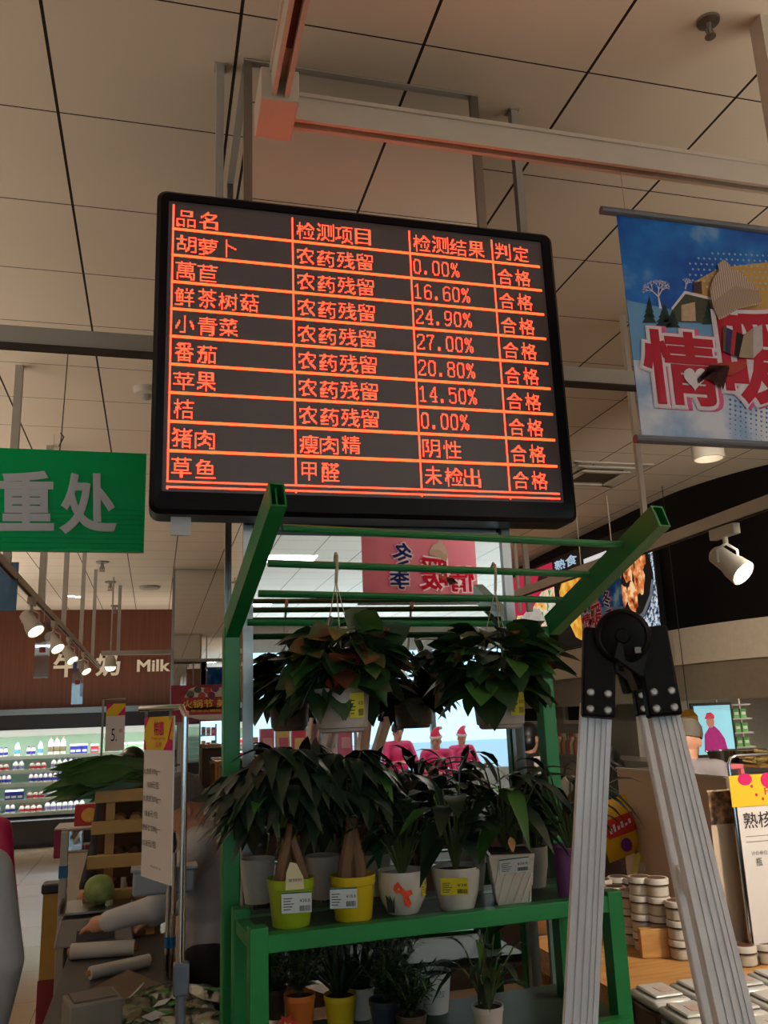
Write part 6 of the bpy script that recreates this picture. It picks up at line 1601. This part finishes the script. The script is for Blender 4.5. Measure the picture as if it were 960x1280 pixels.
# cardboard cartons and wire panel beside the column
def carton_box(c, s, label, strap=None, mark=False):
    t = thing('cardboard_box', label, 'box', (c[0], c[1], c[2]))
    M().span((c[0]-s[0]/2, c[1]-s[1]/2, c[2]), (c[0]+s[0]/2, c[1]+s[1]/2, c[2]+s[2])).build('carton', CARD, t, bevel=.004)
    M().span((c[0]-s[0]/2-.001, c[1]-.025, c[2]+s[2]+.0005), (c[0]+s[0]/2+.001, c[1]+.025, c[2]+s[2]+.0015)).build('tape', mat('packing_tape', (150, 104, 62), .2), t, smooth=0)
    f = c[1]-s[1]/2-.001
    if strap:
        M().tube([(c[0]-.02, f-.002, c[2]), (c[0]+.02, f-.002, c[2]+s[2])], .010, 8).tube([(c[0]-.1, f-.003, c[2]+s[2]*.6), (c[0]+.15, f-.003, c[2]+s[2]*.3)], .005, 8).build('blue_strap', mat('blue_strap', (70, 84, 180), .4), t)
    if mark:
        x, z = c[0]-.06, c[2]+s[2]*.55
        M().span((x, f-.0005, z), (x+.05, f, z+.003)).span((x, f-.0005, z+.057), (x+.05, f, z+.06)).span((x, f-.0005, z), (x+.003, f, z+.06)).span((x+.047, f-.0005, z), (x+.05, f, z+.06)).span((x+.022, f-.0005, z+.01), (x+.028, f, z+.045)).span((x+.012, f-.0005, z+.04), (x+.038, f, z+.045)).build('printed_mark', mat('brown_ink', (110, 60, 40), .7), t, smooth=0)
q = P(690, 1203, 3.62)
carton_box((q.x+.03, 3.82, .0), (.36, .36, .52), 'cardboard carton lowest of the pile behind the rack leg')
carton_box((q.x+.03, 3.82, .523), (.36, .36, q.z-.525), 'cardboard carton with printed handling mark behind the rack leg', mark=True)
carton_box((q.x+.03, 3.84, q.z+.001), (.36, .34, .17), 'cardboard carton tied with a blue strap, topmost of the pile', strap=True)
a = P(648, 1280, 2.62); zz = P(660, 1145, 2.62).z
t = thing('wire_panel', 'cream wire mesh panel leaning beside the mirrored column', 'wire rack', (1.12, 2.6, 0))
g = M()
for k in range(9): g.tube([(1.105, 2.56, .12+k*.145), (1.135, 2.95, .12+k*.145)], .003, 5)
for k in range(5): g.tube([(1.105+.0075*k, 2.56+.0975*k, 0), (1.105+.0075*k, 2.56+.0975*k, zz+.05)], .0035, 5)
g.build('mesh', mat('cream_wire', (206, 186, 140), .5), t)
M().tube([(1.145, 2.54, 0), (1.145, 2.54, zz+.08)], .012, 8).build('frame_post', mat('grey_green_post', (110, 130, 124), .5), t)
# bags held by the woman between the ladder legs
hb = P(772, 1035, 3.95)
def snack(c, w_, h_, label, m1, m2, word, rot):
    R = Matrix.Rotation(rot, 3, 'Y') @ Matrix.Rotation(math.pi/2, 3, 'X')
    t = thing('snack_bag', label, 'bag', tuple(V(c)-V((0, 0, h_/2))))
    pillow(M(), c, w_, h_, .06, R).build('bag', m1, t)
    def loc(u, v_): return V(c)+R @ V((u*w_, v_*h_, .037))
    M().poly([loc(-.42, -.1), loc(.42, -.1), loc(.42, .22), loc(-.42, .22)]).build('band', m2, t, smooth=0)
    g = M()
    for k in range(6): g.poly([loc(-.34+k*.115, -.02+k*.012)+V((0, -.002, 0)), loc(-.27+k*.115, -.02+k*.012)+V((0, -.002, 0)), loc(-.26+k*.115, .07+.05*(k % 2))+V((0, -.002, 0)), loc(-.33+k*.115, .07+.05*(k % 2))+V((0, -.002, 0))])
    g.build('white_print', WHITEPR, t, smooth=0)
    M().poly([loc(.16*math.cos(k*math.pi/6), -.28+.12*math.sin(k*math.pi/6)) for k in range(12)]).build('emblem', mat('purple_print', (110, 50, 130), .5), t, smooth=0)
snack(hb, .19, .27, 'red and yellow snack bag held between the ladder legs', mat('yellow_foil', (222, 176, 30), .3, var=.06), mat('red_foil', (190, 44, 34), .3), 'SNACK', -.25)
snack(hb+V((.10, -.03, -.2)), .13, .16, 'smaller yellow snack pouch below the red and yellow bag', mat('pale_yellow_foil', (206, 186, 90), .3, var=.1), mat('cream_foil', (220, 206, 160), .3), 'mini', .35)
# white carrier bag and kiosk odds and ends
a = P(718, 985, 4.6)
t = thing('carrier_bag', 'white carrier bag with loop handle between green post and ladder', 'bag', tuple(a-V((0, 0, .14))))
pillow(M(), a-V((0, 0, .03)), .16, .2, .08, Matrix.Rotation(math.pi/2, 3, 'X')).build('bag', WHITEP, t)
M().tube([a+V((-.06, 0, .05)), a+V((-.045, 0, .12)), a+V((0, 0, .15)), a+V((.045, 0, .12)), a+V((.06, 0, .05))], .006, 8).build('handle', mat('dark_handle', (60, 50, 46), .6), t)
a = P(678, 956, 6.0)
t = thing('price_card', 'small white price card with red dots in front of the person in a dark jacket', 'sign', tuple(a-V((0, 0, .06))))
M().box(a, (.13, .004, .12)).build('card', PAPER, t, smooth=0)
for s in (-.03, .03): M().poly(circle(a+V((s, -.003, .03)), .012, (1, 0, 0), (0, 0, 1), 10)).build('red_dot', mat('red_ink', (190, 50, 60), .6, var=0), t, smooth=0)
M().text('21.00', a+V((-.045, -.003, -.04)), a+V((.045, -.003, -.04)), a+V((-.045, -.003, -.01))).build('price', BLACK, t, smooth=0)
M().tube([a+V((0, .004, -.06)), (a.x, a.y+.004, 0)], .006, 6).lathe([(.1, 0), (.1, .012), (.01, .015)], (a.x, a.y+.004, 0), 16).build('stand', STEEL, t)
# cooked food case in front of the counter
a0, a1 = P(655, 1000, 6.95), P(735, 1000, 6.95)
zc = P(690, 978, 6.95).z
t = thing('food_case', 'low lit food case with trays in front of the kiosk counter', 'display case', ((a0.x+a1.x)/2, 7.2, 0))
M().span((a0.x, 6.95, 0), (a1.x+.3, 7.5, zc-.12)).build('case', mat('dull_steel', (138, 126, 112), .35, .6), t, smooth=0)
for k in range(5):
    x = a0.x+.05+k*.16; M().span((x, 6.97, zc-.119), (x+.14, 7.25, zc-.08)).build('tray', STEEL, t, smooth=0); M().ell((x+.07, 7.11, zc-.075), (.06, .12, .03), 12).build('cooked_food', mat('cooked_%d' % (k % 3), ((190, 120, 60), (150, 60, 40), (206, 170, 100))[k % 3], .5, var=.4, scale=40), t)
# mirror panel: reflected window and figure painted as glowing shapes, steel bowls, pink crate, gold jar, food heap
a = P(893, 912, 8.2)
t = thing('display_screen', 'bright lit screen picturing a person in pink and a striped hat', 'screen', tuple(a-V((0, 0, .3))))
hw, hh = .22, .25
M().box(a+V((0, .02, 0)), (hw*2+.06, .03, hh*2+.06)).build('frame', mat('dark_steel', (70, 68, 66), .4, .5), t, smooth=0)
M().box(a, (hw*2, .01, hh*2)).build('picture', mat('lit_sky_picture', (150, 214, 232), .4, emit=.75, var=.12), t, smooth=0)  # glow stands in for the bright window the mirror reflects
def pv(x, z): return a+V((x*hw, -.007, z*hh))
M().poly([pv(*q) for q in ((-.7, -.9), (.6, -.9), (.5, -.4), (.25, -.05), (0, .15), (-.3, .1), (-.6, -.2))]).build('pictured_jacket', mat('lit_pink', (170, 40, 120), .5, emit=.5, var=.3, scale=20), t, smooth=0)
M().poly([p_+V((0, -.001, 0)) for p_ in circle(pv(-.2, .32), .05, (1, 0, 0), (0, 0, 1.2), 14)]).build('pictured_face', mat('lit_face', (190, 130, 110), .5, emit=.5, var=0), t, smooth=0)
M().poly([pv(*q)+V((0, -.002, 0)) for q in ((-.5, .45), (.05, .45), (.05, .6), (-.1, .72), (-.35, .7))]).build('pictured_hat', mat('lit_hat', (200, 60, 80), .5, emit=.5, var=.2), t, smooth=0)
M().span(a+V((-.02, .036, -1.6)), a+V((.02, .06, -.2))).build('stand', GREYP, t, smooth=0)
a = P(912, 912, 8.3)
g = thing('stocked_shelf', 'narrow shelf of green packs right of the bright screen in the kiosk', 'shelf', (a.x+.08, a.y, 0))
for z in range(5): M().span((a.x, a.y, a.z-.35+z*.15), (a.x+.3, a.y+.2, a.z-.335+z*.15)).build('shelf_board', GREYP, g, smooth=0)
for s in (0, .29): M().span((a.x+s, a.y+.18, 0), (a.x+s+.015, a.y+.2, a.z+.35)).build('upright', GREYP, g, smooth=0)
for z in range(4):
    for k in range(3):
        c = V((a.x+.06+k*.09, a.y+.08, a.z-.3345+z*.15)); tt = thing('green_pack', 'small green pack on the narrow shelf beside the bright screen', 'pack', tuple(c), 'green packs on the narrow shelf')
        M().box(c+V((0, 0, .05)), (.07, .05, .1)).build('pack', mat('green_pack', (110, 170, 96), .5, var=.2), tt, smooth=0); M().box(c+V((0, -.026, .05)), (.05, .002, .03)).build('label', WHITE, tt, smooth=0)
b0, b1 = P(858, 955, 6.4), P(962, 955, 6.4)
zk = P(900, 960, 6.4).z
kt = thing('kitchen_bench', 'steel kitchen bench behind the white board carrying bowls', 'bench', ((b0.x+b1.x)/2, 6.6, 0))
M().span((b0.x-.4, 6.3, zk-.04), (b1.x+.15, 6.95, zk)).build('bench_top', STEEL, kt, smooth=0); M().span((b0.x-.38, 6.33, 0), (b1.x+.13, 6.9, zk-.041)).build('bench_front', mat('dull_steel', (138, 126, 112), .35, .6), kt, smooth=0)
def bowl(x, r, label):
    p = P(x, 950, 6.55); p.z = zk+.0005
    t = thing('steel_bowl', label, 'bowl', tuple(p))
    M().lathe([(r*.5, 0), (r*.8, .05), (r, .12), (r*1.03, .125), (r*.98, .12), (r*.75, .05), (r*.3, .015)], p, 28, cap=False).lathe([(.001, .0), (r*.5, 0)], p, 28, cap=False).build('bowl', CHROME, t)
    M().ell(p+V((0, 0, .085)), (r*.86, r*.86, .035), 16).build('contents', mat('pale_food', (190, 170, 120), .6, var=.3, scale=40), t)
bowl(932, .2, 'large steel bowl on the kitchen bench at the right'); bowl(903, .12, 'smaller steel bowl on the bench left of the large bowl')
p = P(958, 955, 6.2); p.z = zk
t = thing('noodle_heap', 'pale yellow noodle heap on a board at the right edge', 'food', tuple(p))
M().box(p+V((.1, .1, .011)), (.4, .3, .02)).build('board', WOOD, t)
g = M()
for k in range(70):
    c = p+V((.1+random.uniform(-.14, .14), .1+random.uniform(-.1, .1), .03+random.random()*.08)); g.tube([c, c+rdir(-.3, .3)*.05, c+rdir(-.3, .3)*.09, c+rdir(-.4, .2)*.12], .008, 5)
g.build('noodles', mat('noodle', (206, 176, 110), .6, var=.1), t)
a = P(906, 968, 5.2)
t = thing('pink_stool', 'pink plastic frame on the floor side of the white board top edge', 'stool', (a.x, a.y, 0))
zs = P(906, 955, 5.2).z
M().span((a.x-.09, a.y-.09, zs-.03), (a.x+.09, a.y+.09, zs)).build('seat', mat('pink_plastic', (226, 116, 124), .4), t, bevel=.006)
for sx_ in (-.075, .075):
    for sy_ in (-.075, .075): M().span((a.x+sx_-.014, a.y+sy_-.014, 0), (a.x+sx_+.014, a.y+sy_+.014, zs-.03)).build('leg', mat('pink_plastic', (226, 116, 124), .4), t, smooth=0)
M().span((a.x-.075, a.y-.085, zs-.2), (a.x+.075, a.y-.07, zs-.16)).build('rail', mat('pink_plastic', (226, 116, 124), .4), t, smooth=0)
p = P(862, 903, 7.4)
t = thing('gold_lantern', 'small gold hexagonal lantern hanging behind the hair net', 'lantern', tuple(p))
GOLD = mat('gold', (206, 150, 60), .3, .8)
M().lathe([(.05, -.12), (.09, -.08), (.09, .06), (.04, .12)], p, 6).build('body', GOLD, t, smooth=0)
M().tube([p+V((0, 0, .12)), (p.x, p.y, CEIL)], .004, 5).build('cord', BLACK, t)
